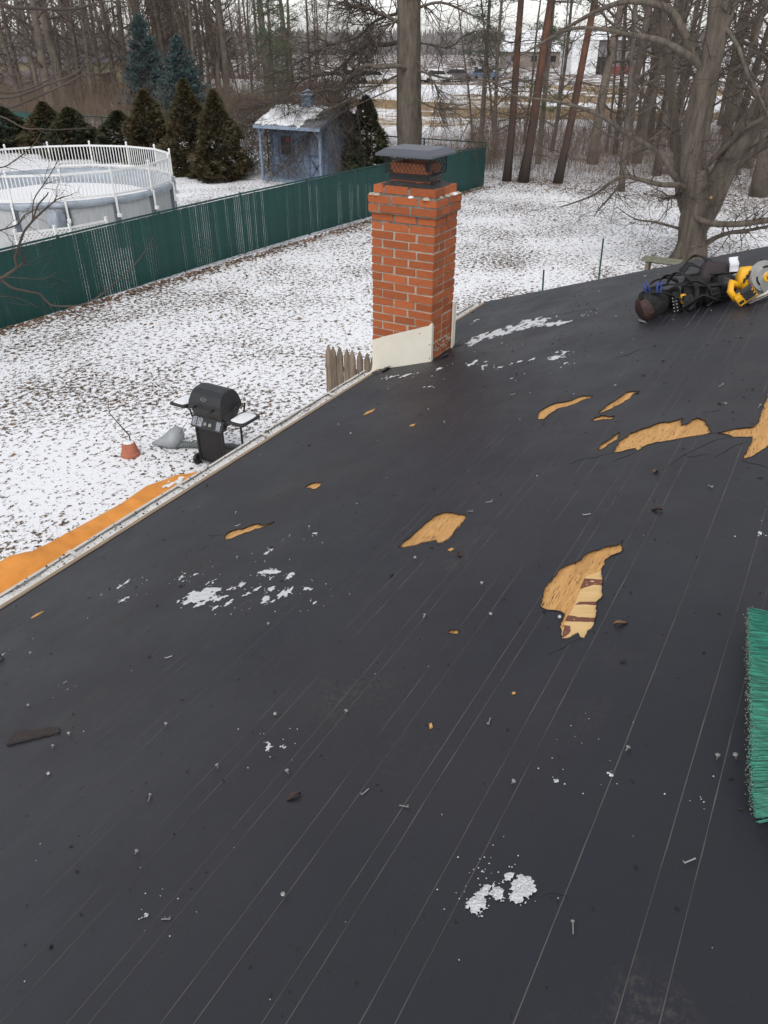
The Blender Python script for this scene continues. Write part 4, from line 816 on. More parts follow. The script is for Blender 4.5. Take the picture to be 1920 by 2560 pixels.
# nail pouch at the left end
o = loc(pouch(MB(), (-.10, .04, -.002), .17, .15, .20, .2, -.18, 1, True, .22), 'nail_pouch', POUCH, belt)
o = loc(pouch(MB(), (-.175, -.02, 0), .075, .13, .16, .3, -.2, 2, True, .18), 'leather_pouch', POUCHB, belt)
loc(pouch(MB(), (.17, .07, -.002), .15, .17, .22, -.1, .1, 3, True, .2), 'tool_pouch', POUCH, belt)
loc(pouch(MB(), (.265, -.02, -.002), .10, .12, .15, .25, .1, 13, True, .18), 'small_pouch', POUCH, belt)
loc(pouch(MB(), (.13, -.06, -.002), .07, .09, .12, -.2, -.1, 15, True, .18), 'small_pouch', POUCH, belt)
loc(pouch(MB(), (.36, .05, -.002), .14, .16, .18, .2, .15, 4, True, .2), 'fastener_pouch', POUCH, belt)
loc(pouch(MB(), (.29, .15, .0), .22, .10, .27, .35, .35, 5, False, .25), 'padded_flap', M('faded_nylon', (.05, .038, .042), (.035, .028, .03), .85), belt, smooth=True)
# padded belt standing on edge in a loop with eyelets
mb = MB(); vs = []; fs = []; n = 40
for i in range(n + 1):
    a = R(-100) + R(250) * i / n; cx, cy = .02 + .055 * math.cos(a), .05 + .13 * math.sin(a)
    for (q, z) in ((.006, 0), (-.006, 0), (-.007, .135), (.007, .15)):
        vs.append((cx + q * math.cos(a), cy + q * math.sin(a), z + .012 * math.sin(a * 3)))
for i in range(n):
    for k in range(4): fs.append((i * 4 + k, i * 4 + 4 + k, i * 4 + 4 + (k + 1) % 4, i * 4 + (k + 1) % 4))
loc(mb.add(vs, fs), 'padded_belt', POUCH, belt, smooth=True)
mb = MB()
for i in range(5):
    for q in (-.006, .018): mb.lathe([(.0045, 0), (.006, .002), (.003, .004)], (q + .012, -.088, .022 + i * .024), 8, 'y')
loc(mb, 'eyelets', STEEL, belt)
strap([(-.16, .05, .16), (-.05, .0, .21), (.06, .02, .19), (.16, -.02, .17), (.27, -.06, .13), (.36, -.05, .11)], .04, .003, 'strap', belt, POUCH)
strap([(-.10, .10, .17), (.0, .12, .25), (.10, .10, .24), (.18, .12, .29), (.26, .10, .24)], .045, .004, 'strap', belt, POUCH)
strap([(.05, -.08, .02), (.12, -.13, .06), (.20, -.14, .10), (.28, -.12, .05), (.33, -.10, .015)], .035, .003, 'strap', belt, POUCH)
strap([(.10, -.06, .18), (.17, -.10, .20), (.25, -.10, .14), (.28, -.11, .05), (.22, -.12, .01)], .03, .003, 'strap', belt, POUCH)
strap([(-.12, -.02, .18), (-.03, -.08, .16), (.06, -.10, .10), (.10, -.10, .03)], .03, .003, 'strap', belt, POUCH)
strap([(.0, .06, .20), (.06, .03, .27), (.13, .0, .24), (.18, -.05, .16), (.16, -.10, .08), (.10, -.12, .015)], .035, .003, 'strap', belt, POUCH)
strap([(-.2, .08, .12), (-.10, .14, .22), (.02, .16, .23), (.10, .17, .18)], .05, .004, 'strap', belt, POUCH)
strap([(.30, .02, .20), (.42, .03, .17), (.52, .04, .16)], .05, .004, 'strap', belt, POUCH)
strap([(.12, .14, .26), (.22, .18, .33), (.30, .17, .30), (.36, .14, .22)], .04, .004, 'strap', belt, POUCH)
mb = MB()
for (a, b) in (((-.026, 0), (.026, 0)), ((-.026, .038), (.026, .038)), ((-.026, 0), (-.026, .038)), ((.026, 0), (.026, .038)), ((0, 0), (0, .038))):
    mb.tube([(.285 + a[0], -.135, .085 + a[1]), (.285 + b[0], -.135, .085 + b[1])], .004, 6)
loc(mb, 'buckle', DARKPL, belt)
loc(MB().box((-.225, -.09, .012), (.05, .075, .004), Matrix.Rotation(.5, 3, 'Y')), 'metal_clip', STEEL, belt)
def pliers(x, y, z, rz, lean):
    t = thing('pliers', 'blue handled pliers sticking out of the nail pouch', 'pliers', (0, 0, 0), 'blue handled pliers in the nail pouch')
    M4 = Matrix.Translation(belt.location) @ TR.to_matrix().to_4x4() @ Matrix.Translation((x, y, z)) @ Matrix.Rotation(rz, 4, 'Z') @ Matrix.Rotation(lean, 4, 'Y')
    t.matrix_world = M4; t.location = M4.to_translation(); t.rotation_euler = M4.to_euler()
    for s_ in (-1, 1):
        MB().tube([(s_ * .004, 0, .0), (s_ * .014, 0, .04), (s_ * .016, 0, .08), (s_ * .011, 0, .12)], [.006, .008, .009, .007], 8).build('grip', BLUEH, t, smooth=True, world=False)
    MB().box((0, 0, -.03), (.026, .012, .07)).build('jaws', STEEL, t, world=False, bevel=.003)
pliers(-.135, .02, .14, .2, -.15); pliers(-.085, -.02, .13, .3, .28)
# orange tape measure tucked behind the belt
t = thing('tape_measure', 'small orange tape measure tucked behind the black padded belt', 'tape measure', (0, 0, 0))
M4 = Matrix.Translation(belt.location) @ TR.to_matrix().to_4x4() @ Matrix.Translation((.085, -.035, .065)) @ Matrix.Rotation(R(10), 4, 'Z')
t.location = M4.to_translation(); t.rotation_euler = M4.to_euler()
MB().box((0, 0, .02), (.045, .04, .07)).build('case', YELLOW, t, world=False, bevel=.012); MB().box((0, -.021, .03), (.026, .003, .03)).build('label_plate', BLACKM, t, world=False)
# paper slip
t = MB(); vs = []; fs = []
for i in range(7):
    for j in range(4):
        vs.append((j * .021, .015 * math.sin(i * .7) + (.01 * i if i > 4 else 0), i * .021))
fs = [(i * 4 + j, i * 4 + j + 1, i * 4 + 5 + j, i * 4 + 4 + j) for i in range(6) for j in range(3)]
t.add(vs, fs); o = inst('paper_slip', t.mesh('paper_slip', PAPER, True)); m_ = o.modifiers.new('t', 'SOLIDIFY'); m_.thickness = .001
M4 = Matrix.Translation(belt.location) @ TR.to_matrix().to_4x4() @ Matrix.Translation((.44, .09, .14)) @ Matrix.Rotation(.15, 4, 'Y')
o.location = M4.to_translation(); o.rotation_euler = M4.to_euler(); tag(o, 'curled slip of white paper stuck between tool belt and saw', 'paper')
# circular saw
saw = thing('circular_saw', 'yellow cordless circular saw with grey blade guard lying on the roof', 'circular saw', rp(5.80, .52, .008), None, TR)
def X(mb, name, mat, bevel=0, smooth=False): return loc(mb, name, mat, saw, bevel, smooth)
mb = MB(); pouch(mb, (.10, .10, .08), .11, .09, .15, .1, .15, 8); X(mb, 'motor_housing', YELLOW, smooth=True)
mb = MB(); mb.tube([(.05, .06, .12), (.0, .03, .16), (-.02, .0, .11), (.0, -.02, .06), (.05, .02, .06)], [.026, .024, .024, .024, .028], 10); X(mb, 'grip', YELLOW, smooth=True)
mb = MB(); mb.tube([(.02, .10, .12), (-.01, .12, .15), (-.02, .13, .10)], [.04, .045, .03], 12); X(mb, 'motor_end', DARKPL, smooth=True)
Gm = Matrix.Rotation(R(18), 3, 'Z') @ Matrix.Rotation(R(-12), 3, 'Y')
gc = Vector((.215, .06, .145))
g = MB().lathe([(.001, -.02), (.06, -.024), (.098, -.02), (.103, -.008), (.103, .02), (.001, .022)], (0, 0, 0), 36, 'y'); g.v = [tuple(gc + Gm @ Vector(v)) for v in g.v]; X(g, 'blade_guard', ALU, smooth=False)
g = MB().lathe([(.001, -.031), (.03, -.031), (.034, -.024), (.034, -.02)], (.01, 0, -.01), 20, 'y'); g.v = [tuple(gc + Gm @ Vector(v)) for v in g.v]; X(g, 'hub', YELLOW)
g = MB().lathe([(.001, -.042), (.013, -.042), (.015, -.03)], (.01, 0, -.01), 6, 'y'); g.v = [tuple(gc + Gm @ Vector(v)) for v in g.v]; X(g, 'arbor_bolt', STEEL)
g = MB()
for a0 in (35, 155): 
    vs = []
    for i in range(9):
        a = R(a0 + i * 7); vs += [(math.cos(a) * .058, -.0255, math.sin(a) * .058), (math.cos(a) * .072, -.0252, math.sin(a) * .072)]
    g.add([tuple(gc + Gm @ Vector(v)) for v in vs], [(2 * i, 2 * i + 2, 2 * i + 3, 2 * i + 1) for i in range(8)])
X(g, 'guard_slots', BLACKM)
g = MB().lathe([(.001, -.004), (.083, -.002), (.086, 0), (.083, .002), (.001, .004)], (0, 0, 0), 40, 'y'); g.v = [tuple(gc + Vector((.045, -.012, -.05)) + Gm @ Vector(v)) for v in g.v]; X(g, 'lower_guard', STEEL)
mb = MB(); mb.bar((.06, -.02, .012), (.34, .05, .055), .12, .004); X(mb, 'base_plate', STEEL, bevel=.001)
mb = MB(); mb.tube([(.13, -.03, .03), (.20, -.045, .05), (.26, -.03, .10), (.30, 0, .16)], .008, 8); X(mb, 'guard_lever', CREAM, smooth=True)
# battery pack
Bm = Matrix.Rotation(R(-28), 3, 'Y') @ Matrix.Rotation(R(-12), 3, 'Z'); bc = Vector((.055, -.075, .072))
X(MB().box(bc, (.125, .075, .075), Bm), 'battery_pack', YELLOW, bevel=.010)
X(MB().box(bc + Bm @ Vector((.025, -.002, .004)), (.082, .079, .083), Bm), 'battery_cap', DARKPL, bevel=.012)
mb = MB()
for i in range(3): mb.box(bc + Bm @ Vector((.03, -.0005, -.026 + i * .024)), (.074, .081, .007), Bm)
X(mb, 'battery_stripes', YELLOW)
X(MB().box(bc + Bm @ Vector((-.036, -.038, -.012)), (.034, .002, .020), Bm), 'battery_badge', BLACKM)
mb = MB()
for k in range(3): mb.box(Vector((.085 + .02 * k, .045, .15 + .02 * k)), (.012, .02, .03), Matrix.Rotation(.4, 3, 'Y'))
X(mb, 'vents', BLACKM)

# ------------------------------------------------------------------ green slatted chain-link fence
FA, FB = Vector((5.5, 14.834, 0)), Vector((31.2, 13.29, 0)); FH = 1.60
fd = (FB - FA).normalized(); fL = (FB - FA).length; fz = math.atan2(fd.y, fd.x)
fence = thing('slatted_fence', 'long chain-link fence with green privacy slats between lawn and pool yard', 'fence', tuple(FA))
pitch = .0705; sl = MB().box((0, 0, 0), (.066, .003, FH - .12)).mesh('slat', GREENF)
def fo(x): return -.09 + .15 * math.sin(max(0, min(1, (x - 8) / 23)) * math.pi)
ns = int(fL / pitch); late = MB(); cnt = 0
for i in range(ns):
    p = FA + fd * (i + .5) * pitch; vis = p.x > 9.0
    run = noise.noise((i * .045, 0, 3)); lean = .010 * noise.noise((i * .4, 0, 1)); sx = rnd.uniform(.885, .965) if rnd.random() < .42 - run * 1.5 + .5 * noise.noise((i * .16, 4, 0)) else 1.06
    if p.x > 23 or (p.x < 11.0 and i % 9): sx = 1.06
    dz = .012 * noise.noise((i * .7, 5, 0)) + fo(p.x)
    if cnt < 296 and p.x > 9.0:
        cnt += 1; o = inst('slat', sl, fence, p - FA + Vector((0, 0, FH / 2 - .02 + dz)), (0, lean, fz), (sx * (1 + .012 * rnd.random()), 1, 1))
    else:
        late.box(p + Vector((0, 0, FH / 2 - .02 + dz)), (.066 * sx, .003, FH - .12), Matrix.Rotation(fz, 3, 'Z') @ Matrix.Rotation(lean, 3, 'Y'))
late.build('more_slats', GREENF, fence, kind='stuff')
mb = MB(); hr = .064; rows = int((FH - .06) / hr)
fn_ = Vector((-fd.y, fd.x, 0))
for i in range(ns + 1):
    p = FA + fd * i * pitch
    if p.x > 25: break
    for r_ in range(rows):
        s0 = (r_ + i) % 2; z0 = .02 + r_ * hr + fo(p.x)
        a = p + fd * (pitch * .5 * (1 if r_ % 2 else -1)) + fn_ * .008 * (1 if r_ % 2 else -1); b = p + fd * (pitch * .5 * (-1 if r_ % 2 else 1)) - fn_ * .008 * (1 if r_ % 2 else -1)
        for sgn in (1, -1):
            aa = a + fn_ * 0 - fn_ * .008 * sgn; bb = b - fn_ * .008 * sgn
            q0 = Vector((p.x, p.y, 0)) - fd * pitch * .5 * (1 if sgn > 0 else -1) - fn_ * .008; q1 = Vector((p.x, p.y, 0)) + fd * pitch * .5 * (1 if sgn > 0 else -1) - fn_ * .008
            if r_ % 2 == 0 or True:
                d_ = fd.cross(Vector((0, 0, 1)))
                t0 = Vector((q0.x, q0.y, z0)); t1 = Vector((q1.x, q1.y, z0 + hr)); wv = Vector((0, 0, .0022))
                mb.add([t0 - wv, t1 - wv, t1 + wv, t0 + wv], [(0, 1, 2, 3)])
mb.build('chain_link_wire', GREENW, fence, kind='stuff')
MB().tube([FA + fd * fL * q / 40 + Vector((0, 0, FH - .04 + fo((FA + fd * fL * q / 40).x))) for q in range(41)], .022, 8).build('top_rail', GREEND, fence)
for k in range(10):
    p = FA + fd * min(fL, k * fL / 9); MB().tube([p + fn_ * .045 + Vector((0, 0, .05)), p + fn_ * .045 + Vector((0, 0, FH - .02 + fo(p.x)))], .028, 8).build('post', GREEND, fence)
# bare mesh fence along the back of the neighbour's yard; green slats in its far stretch
bf = thing('back_fence', 'chain-link fence with thin top rail along the back of the pool yard', 'fence', (31.2, 13.29, 0))
BA, BB = Vector((31.25, 13.35, 0)), Vector((32.3, 47, 0)); bd = (BB - BA).normalized(); bl = (BB - BA).length
MB().tube([BA + Vector((0, 0, 1.58)), BB + Vector((0, 0, 1.58))], .024, 6).build('top_rail', GREEND, bf)
for k in range(13): p = BA + bd * bl * k / 12; MB().tube([p, p + Vector((0, 0, 1.6))], .03, 6).build('post', GREEND, bf)
mb = MB()
for i in range(int(bl / .09)):
    p = BA + bd * i * .09
    for s_ in (-1, 1): 
        q0, q1 = p, p + bd * s_ * 1.45
        mb.add([q0 + Vector((0, 0, .05)), q1 + Vector((0, 0, 1.55)), q1 + Vector((0, 0.0, 1.555)), q0 + Vector((0, 0, .055))], [(0, 1, 2, 3)])
mb.build('mesh_wire', GREENW, bf, kind='stuff')
MB().box(BA + bd * (bl - 4.9) + Vector((.0, 0, .78)), (.012, 9.8, 1.5), Matrix.Rotation(math.atan2(bd.y, bd.x) - math.pi / 2, 3, 'Z')).build('slat_screen', GREENF, bf)

# ------------------------------------------------------------------ stockade picket fence behind the house corner
pf = thing('picket_fence', 'weathered grey stockade fence of pointed pickets below the eave', 'fence', (8.42, 5.38, 0))
for i in range(9):
    y = 5.76 - i * .104; h = 1.52 + .012 * noise.noise((i * 1.7, 0, 0)); wd = .106; mb = MB()
    n = 6; vs = []
    prof = [(0, 1), (h - .15, 1), (h - .09, .84), (h - .035, .45), (h, .10)]
    for z, f in prof:
        for k in range(n):
            a = math.pi * k / (n - 1); vs.append((8.42 - .030 * math.sin(a) * (.4 + .6 * f), y - math.cos(a) * wd / 2 * f, z))
    fs = [(j * n + k, j * n + k + 1, (j + 1) * n + k + 1, (j + 1) * n + k) for j in range(4) for k in range(n - 1)] + [(j * n + n - 1, j * n, (j + 1) * n, (j + 1) * n + n - 1) for j in range(4)] + [tuple(4 * n + k for k in range(n))]
    mb.add(vs, fs); o = mb.build('picket', WOODGREY, pf); o.rotation_euler = (U(-.012, .012), 0, 0); fixn(o.data)
for z in (.35, 1.2): MB().box((8.45, 5.35, z), (.035, .95, .07)).build('rail', WOODGREY, pf)

# ------------------------------------------------------------------ above-ground pool
PC = Vector((16.75, 21.15, 0)); PR = 3.42; NP = 16; WH = 1.30
pool = thing('above_ground_pool', 'round above-ground pool with grey wall and white picket rail', 'pool', tuple(PC))
def pol(a, r, z): return Vector((PC.x + math.cos(a) * r, PC.y + math.sin(a) * r, z))
A0 = R(8)
pk = MB().box((0, 0, .27), (.024, .018, .56)).mesh('picket', WHITEP)
for k in range(NP):
    a0, a1 = A0 + 2 * math.pi * k / NP, A0 + 2 * math.pi * (k + 1) / NP
    mb = MB(); vs = []; m = 8
    for i in range(m + 1):
        a = a0 + (a1 - a0) * i / m
        for z in (-.03, WH * .33, WH * .66, WH): vs.append(pol(a, PR - .02 + .006 * noise.noise((a * 9, z * 2, 0)), z))
    mb.add(vs, [(i * 4 + j, i * 4 + 4 + j, i * 4 + 5 + j, i * 4 + 1 + j) for i in range(m) for j in range(3)]); mb.build('wall_panel', POOLW, pool, smooth=True)
    mb = MB(); vs = []
    rot = Matrix.Rotation(a0, 3, 'Z')
    MB().box(pol(a0, PR + .01, WH / 2 - .02), (.06, .16, WH + .02), rot).build('upright', POOLU, pool, bevel=.015)
    b0, b1 = pol(a0, PR + .02, 1.44), pol(a1, PR + .02, 1.44)
    sec = MB().bar(b0, b1, .035, .05).bar(b0 + Vector((0, 0, .60)), b1 + Vector((0, 0, .60)), .045, .055).build('rail_section', WHITEP, pool)
    so_ = sec
    d = (b1 - b0); npk = 12; az = math.atan2(d.y, d.x)
    for i in range(1, npk + 1):
        p = b0 + d * (i / (npk + 1)); inst('picket', pk, sec, p - PC + Vector((0, 0, .03)), (0, 0, az))
    MB().box(pol(a0, PR + .03, 1.74), (.045, .045, .78), rot).lathe([(.03, 2.13), (.038, 2.15), (.025, 2.18), (.001, 2.195)], (pol(a0, PR + .03, 0).x, pol(a0, PR + .03, 0).y, 0), 8).build('post', WHITEP, pool)
    MB().box(pol(a0, PR + .085, 1.13), (.04, .055, .50), rot).box(pol(a0, PR + .12, .90), (.10, .10, .09), rot).build('post_bracket', WHITEP, pool, bevel=.006)
# wrinkled grey cover wrapped over the rim and sagging inside
mb = MB(); n = 220; prof = [(PR + .035, 1.21), (PR + .05, 1.24), (PR + .055, 1.30), (PR + .03, 1.36), (PR - .06, 1.37), (PR - .14, 1.33), (PR - .20, 1.22), (PR - .28, 1.08), (PR - .5, 1.0), (PR - 1.2, .97), (.9, .96), (.05, .96)]
vs = []; m = len(prof)
for i in range(n):
    a = 2 * math.pi * i / n
    for j, (r_, z) in enumerate(prof):
        wv = 1.6 * noise.noise((math.cos(a) * 14, math.sin(a) * 14, j * .6)); w2 = noise.noise((math.cos(a) * 34, math.sin(a) * 34, j * .9))
        hang = (.07 * (noise.noise((math.cos(a) * 5, math.sin(a) * 5, 8))) if j < 2 else 0)
        k = 1 if j < 8 else .3
        vs.append(pol(a, r_ + (.022 * wv + .014 * w2) * k, z + hang + (.022 * w2 + .02 * wv) * k * (.3 if j in (3, 4) else 1)))
mb.add(vs, [(i * m + j, ((i + 1) % n) * m + j, ((i + 1) % n) * m + j + 1, i * m + j + 1) for i in range(n) for j in range(m - 1)])
mb.build('winter_cover', COVER, pool, smooth=True)
mb = MB(); vs = [pol(0, 0, 1.035)]; n = 90
for ring_ in (.5, .85, 1.0):
    for i in range(n):
        a = 2 * math.pi * i / n; dd = 2.85 + .28 * noise.noise((math.cos(a) * 2, math.sin(a) * 2, 1)) + .08 * noise.noise((math.cos(a) * 9, math.sin(a) * 9, 1))
        c_ = PC + Vector((-.18, -.10, 0)); vs.append((c_.x + math.cos(a) * dd * ring_, c_.y + math.sin(a) * dd * ring_, (1.04 if ring_ < 1 else .98) + .012 * noise.noise((a * 4, ring_ * 3, 0))))
fs = [(0, 1 + i, 1 + (i + 1) % n) for i in range(n)] + [(1 + r_ * n + i, 1 + (r_ + 1) * n + i, 1 + (r_ + 1) * n + (i + 1) % n, 1 + r_ * n + (i + 1) % n) for r_ in (0, 1) for i in range(n)]
tag(mb.add(vs, fs).build('pool_snow', SNOW, None, smooth=True, loc=tuple(PC + Vector((0, 0, 1)))), 'smooth white snow lying on the sagging pool cover', 'snow', kind='stuff')
sk = pol(R(228), PR + .16, .95); mb = MB(); pouch(mb, sk - Vector((0, 0, .25)), .42, .34, .5, .3, 0, 6); mb.build('skimmer_bag', COVER, pool, smooth=True)
# white lattice screen by the pool
lat = thing('lattice_screen', 'low white lattice screen standing against the pool wall', 'lattice', (13.9, 17.6, 0))
LP_ = [Vector((12.78, 18.15, .06)), Vector((13.98, 17.55, .06)), Vector((15.1, 17.42, .06))]
for k in range(2):
    a, b = LP_[k], LP_[k + 1]; d = (b - a); L = d.length; d.normalize(); mb = MB(); H = .78 if k == 0 else .74
    for sgn in (1, -1):
        t = -H
        while t < L + H:
            # clip diagonal to panel
            u0, z0, u1, z1 = (t, .05, t + H, .05 + H) if sgn > 0 else (t + H, .05, t, .05 + H)
            du = u1 - u0
            def cl(u, z):
                f = None
                if u < 0: f = (0 - u0) / du
                if u > L: f = (L - u0) / du
                return (u, z) if f is None else (u0 + du * f, z0 + (z1 - z0) * f)
            if max(u0, u1) > 0.02 and min(u0, u1) < L - .02:
                p, q = cl(u0, z0), cl(u1, z1); off = d.cross(Vector((0, 0, 1))) * (.006 * sgn)
                mb.bar(a + d * p[0] + Vector((0, 0, p[1])) + off, a + d * q[0] + Vector((0, 0, q[1])) + off, .035, .006, d.cross(Vector((0, 0, 1))))
            t += .105
    mb.build('lattice_panel', WHITEP, lat)
    MB().bar(a + Vector((0, 0, .85)), b + Vector((0, 0, .85)), .03, .05).build('top_rail', WHITEP, lat)
for p in LP_ + [LP_[1] - (LP_[1] - LP_[0]) * .28]:
    MB().box(p + Vector((0, 0, .46)), (.06, .06, .95)).box(p + Vector((0, 0, .945)), (.075, .075, .02)).build('post', WHITEP, lat)

# ------------------------------------------------------------------ blue garden shed
SX0, SX1, SY0, SY1 = 28.45, 30.3, 19.05, 21.95
shed = thing('garden_shed', 'pale blue wooden garden shed with a snowy porch roof', 'shed', ((SX0 + SX1) / 2, (SY0 + SY1) / 2, 0))
def side(x0, x1, y0, y1, z0, z1): return ((x0 + x1) / 2, (y0 + y1) / 2, (z0 + z1) / 2), (x1 - x0, y1 - y0, z1 - z0)
MB().box(*side(SX0 + .03, SX1 - .03, SY0 + .03, SY1 - .03, 0, 2.02)).build('wall_core', BLUEP, shed)
nb = 14; bw = (SY1 - SY0) / nb
bmsh = MB().box((0, 0, 0), (.022, bw - .012, 2.02)).mesh('board', BLUEP)
for i in range(nb): inst('board', bmsh, shed, Vector((SX0 + .012 + U(-.003, .003), SY0 + bw * (i + .5), 1.01)) - shed.location)
nb2 = 9; bw2 = (SX1 - SX0) / nb2; bm2 = MB().box((0, 0, 0), (bw2 - .012, .022, 2.3)).mesh('board', BLUEP)
for i in range(nb2):
    for yy in (SY0 + .012, SY1 - .012): inst('board', bm2, shed, Vector((SX0 + bw2 * (i + .5), yy, 1.15)) - shed.location)
MB().box((SX0 - .35, (SY0 + SY1) / 2, .05), (.66, SY1 - SY0 + .1, .1)).build('porch_floor', BLUEP, shed)
EX, RX, EZ, RZ = 27.62, 29.35, 2.12, 2.78; RY0, RY1 = 18.85, 22.15
rs = (RZ - EZ) / (RX - EX); rl = math.hypot(RX - EX, RZ - EZ)
def rfp(u, y, h): return Vector((EX + (RX - EX) * u, y, EZ + (RZ - EZ) * u)) + Vector((-rs, 0, 1)).normalized() * h
MB().prism([(0, RY0), (1, RY0), (1, RY1), (0, RY1)], rfp, -.05, -.02).build('roof_deck', BLUED, shed)
BX = 31.0; MB().add([(RX, RY0, RZ - .03), (RX, RY1, RZ - .03), (BX, RY1, 2.12), (BX, RY0, 2.12), (RX, RY0, RZ), (RX, RY1, RZ), (BX, RY1, 2.16), (BX, RY0, 2.16)], [(4, 5, 6, 7), (0, 3, 2, 1), (0, 4, 7, 3), (1, 2, 6, 5), (3, 7, 6, 2)]).build('back_roof', SHING, shed)
nr = 11
stm = MB().add([(0, 0, 0), (1, 0, 0), (1, 1, 0), (0, 1, 0), (0, 0, .022), (1, 0, .012), (1, 1, .012), (0, 1, .022)], [(0, 3, 2, 1), (4, 5, 6, 7), (0, 1, 5, 4), (2, 3, 7, 6), (3, 0, 4, 7), (1, 2, 6, 5)]).mesh('shingle', SHING)
ang = -math.atan(rs)
for r_ in range(nr):
    offy = (r_ % 2) * .14; y = RY0 - offy
    while y < RY1 - .01:
        ya, yb = max(y, RY0), min(y + .285, RY1)
        if yb - ya > .04:
            p = rfp(r_ / nr, ya, -.018 + .002 * (r_ % 2)); inst('shingle', stm, shed, p - shed.location, (0, ang, 0), (rl / nr * 1.12, yb - ya - .006, 1))
        y += .29
mb = MB(); mb.box((EX - .01, (RY0 + RY1) / 2, EZ - .055), (.03, RY1 - RY0, .12)); mb.build('fascia', BLUEP, shed)
for yy in (RY0 + .02, RY1 - .02): MB().bar((EX, yy, EZ - .06), (RX, yy, RZ - .06), .03, .12).bar((RX, yy, RZ - .06), (BX, yy, 2.08), .03, .12).build('barge_board', BLUED, shed)
for yy in (SY0 - .02, SY1 + .06):
    po = MB().box((27.86, yy, 1.05), (.10, .10, 2.1)).build('porch_post', BLUEP, shed)
    sg = 1 if yy < 20 else -1
    MB().bar((27.86, yy, 1.72), (27.86, yy + sg * .3, 2.02), .05, .06).build('brace', BLUEP, po)
win = MB().box((SX0 - .012, 21.15, 1.36), (.035, .72, .92)).build('window', BLUED, shed)
MB().box((SX0 - .032, 21.12, 1.34), (.012, .52, .72)).build('pane', DARKGL, win); MB().box((SX0 - .042, 21.02, 1.55), (.012, .15, .15)).build('red_ornament', REDORN, win)
MB().box((SX0 - .06, 21.15, .84), (.12, .8, .16)).build('flower_box', BLUED, shed)
MB().box((SX0 - .04, 21.58, 1.36), (.02, .13, .92)).build('shutter', BLUED, shed)
door = MB().box((SX0 - .010, 19.62, .98), (.03, .78, 1.9)).build('door', BLUEP, shed)
mb = MB(); dx = SX0 - .036
for (a, b) in (((19.27, .08), (19.97, .08)), ((19.27, 1.0), (19.97, 1.0)), ((19.27, 1.88), (19.97, 1.88)), ((19.27, .08), (19.27, 1.88)), ((19.97, .08), (19.97, 1.88)), ((19.30, .12), (19.94, .96)), ((19.94, .12), (19.30, .96))):
    mb.bar((dx, a[0], a[1]), (dx, b[0], b[1]), .02, .085, (0, .3, 1) if a[0] != b[0] else (0, 1, 0))
mb.build('door_trim', BLUED, door)
for yy in (SY0 + .05, SY1 - .05): MB().box((SX0 - .016, yy, 1.0), (.03, .1, 2.0)).build('corner_board', BLUED, shed)
cu = MB().box((RX, 20.55, 2.95), (.42, .42, .42)).add([(RX - .32, 20.23, 3.16), (RX + .32, 20.23, 3.16), (RX + .32, 20.87, 3.16), (RX - .32, 20.87, 3.16), (RX, 20.55, 3.38)], [(0, 1, 4), (1, 2, 4), (2, 3, 4), (3, 0, 4), (3, 2, 1, 0)]).build('cupola', BLUEP, shed)
for i in range(4): MB().box((RX - .222, 20.55, 2.82 + i * .085), (.03, .34, .03), Matrix.Rotation(.5, 3, 'Y')).build('louvre', BLUED, cu)
mb = MB(); snow_field(mb, [(0.02, RY0 + .9), (.16, RY0 + .75), (.3, RY0 + 1.1), (.45, RY0 + .5), (.7, RY0 + .9), (.98, RY0 + .5), (.98, RY1 - .02), (.02, RY1 - .02)], .03, lambda x, y, h: rfp(x, y, .008 + h), .012, 4.0, thr=-.1, seed=2, amp=.9)
tag(mb.build('shed_roof_snow', SNOW, None, smooth=True), 'white snow covering the front slope of the blue shed roof', 'snow', kind='stuff')
# ------------------------------------------------------------------ gas grill
G0 = Vector((7.14, 6.76, 0))
grill = thing('gas_grill', 'black gas grill with snow on both side shelves below the eave', 'grill', tuple(G0), None, (0, 0, R(-90)))
# local: x = grill right-hand side seen from its front, y = towards its back; front faces local -y
def gl(mb, name, mat, parent=None, bevel=0, smooth=False): return mb.build(name, mat, parent or grill, smooth=smooth, world=False, bevel=bevel)
gl(MB().box((0, -.17, .36), (.44, .016, .56)), 'front_panel', GRILLP, bevel=.004)
for sx in (-.23, .23):
    gl(MB().tube([(sx, -.18, .06 if sx < 0 else .0), (sx, -.18, .70)], .018, 8), 'leg', BLACKM)
    gl(MB().tube([(sx, .20, .06 if sx < 0 else .0), (sx, .20, .70)], .016, 8), 'leg', BLACKM)
gl(MB().box((0, 0.01, .09), (.46, .40, .02)), 'bottom_shelf', BLACKM)
for y in (-.19, .2):
    wl_ = gl(MB().lathe([(.018, -.02), (.078, -.022), (.085, -.012), (.085, .012), (.078, .022), (.018, .02)], (-.275, y, .085), 20, 'x'), 'wheel', BLACKM)
    gl(MB().lathe([(.001, -.03), (.022, -.03), (.022, -.02)], (-.275, y, .085), 10, 'x'), 'hub_cap', STEEL, wl_)
cp = gl(MB().add([(-.27, -.25, .62), (.27, -.25, .62), (.27, -.17, .76), (-.27, -.17, .76), (-.27, -.12, .62), (.27, -.12, .62), (.27, -.12, .76), (-.27, -.12, .76)], [(0, 1, 2, 3), (5, 4, 7, 6), (4, 0, 3, 7), (1, 5, 6, 2), (3, 2, 6, 7), (4, 5, 1, 0)]), 'control_panel', DARKPL, bevel=.006)
def onp(x, t, off): return Vector((x, -.25 + .08 * t - off * .868, .62 + .14 * t + off * .496))
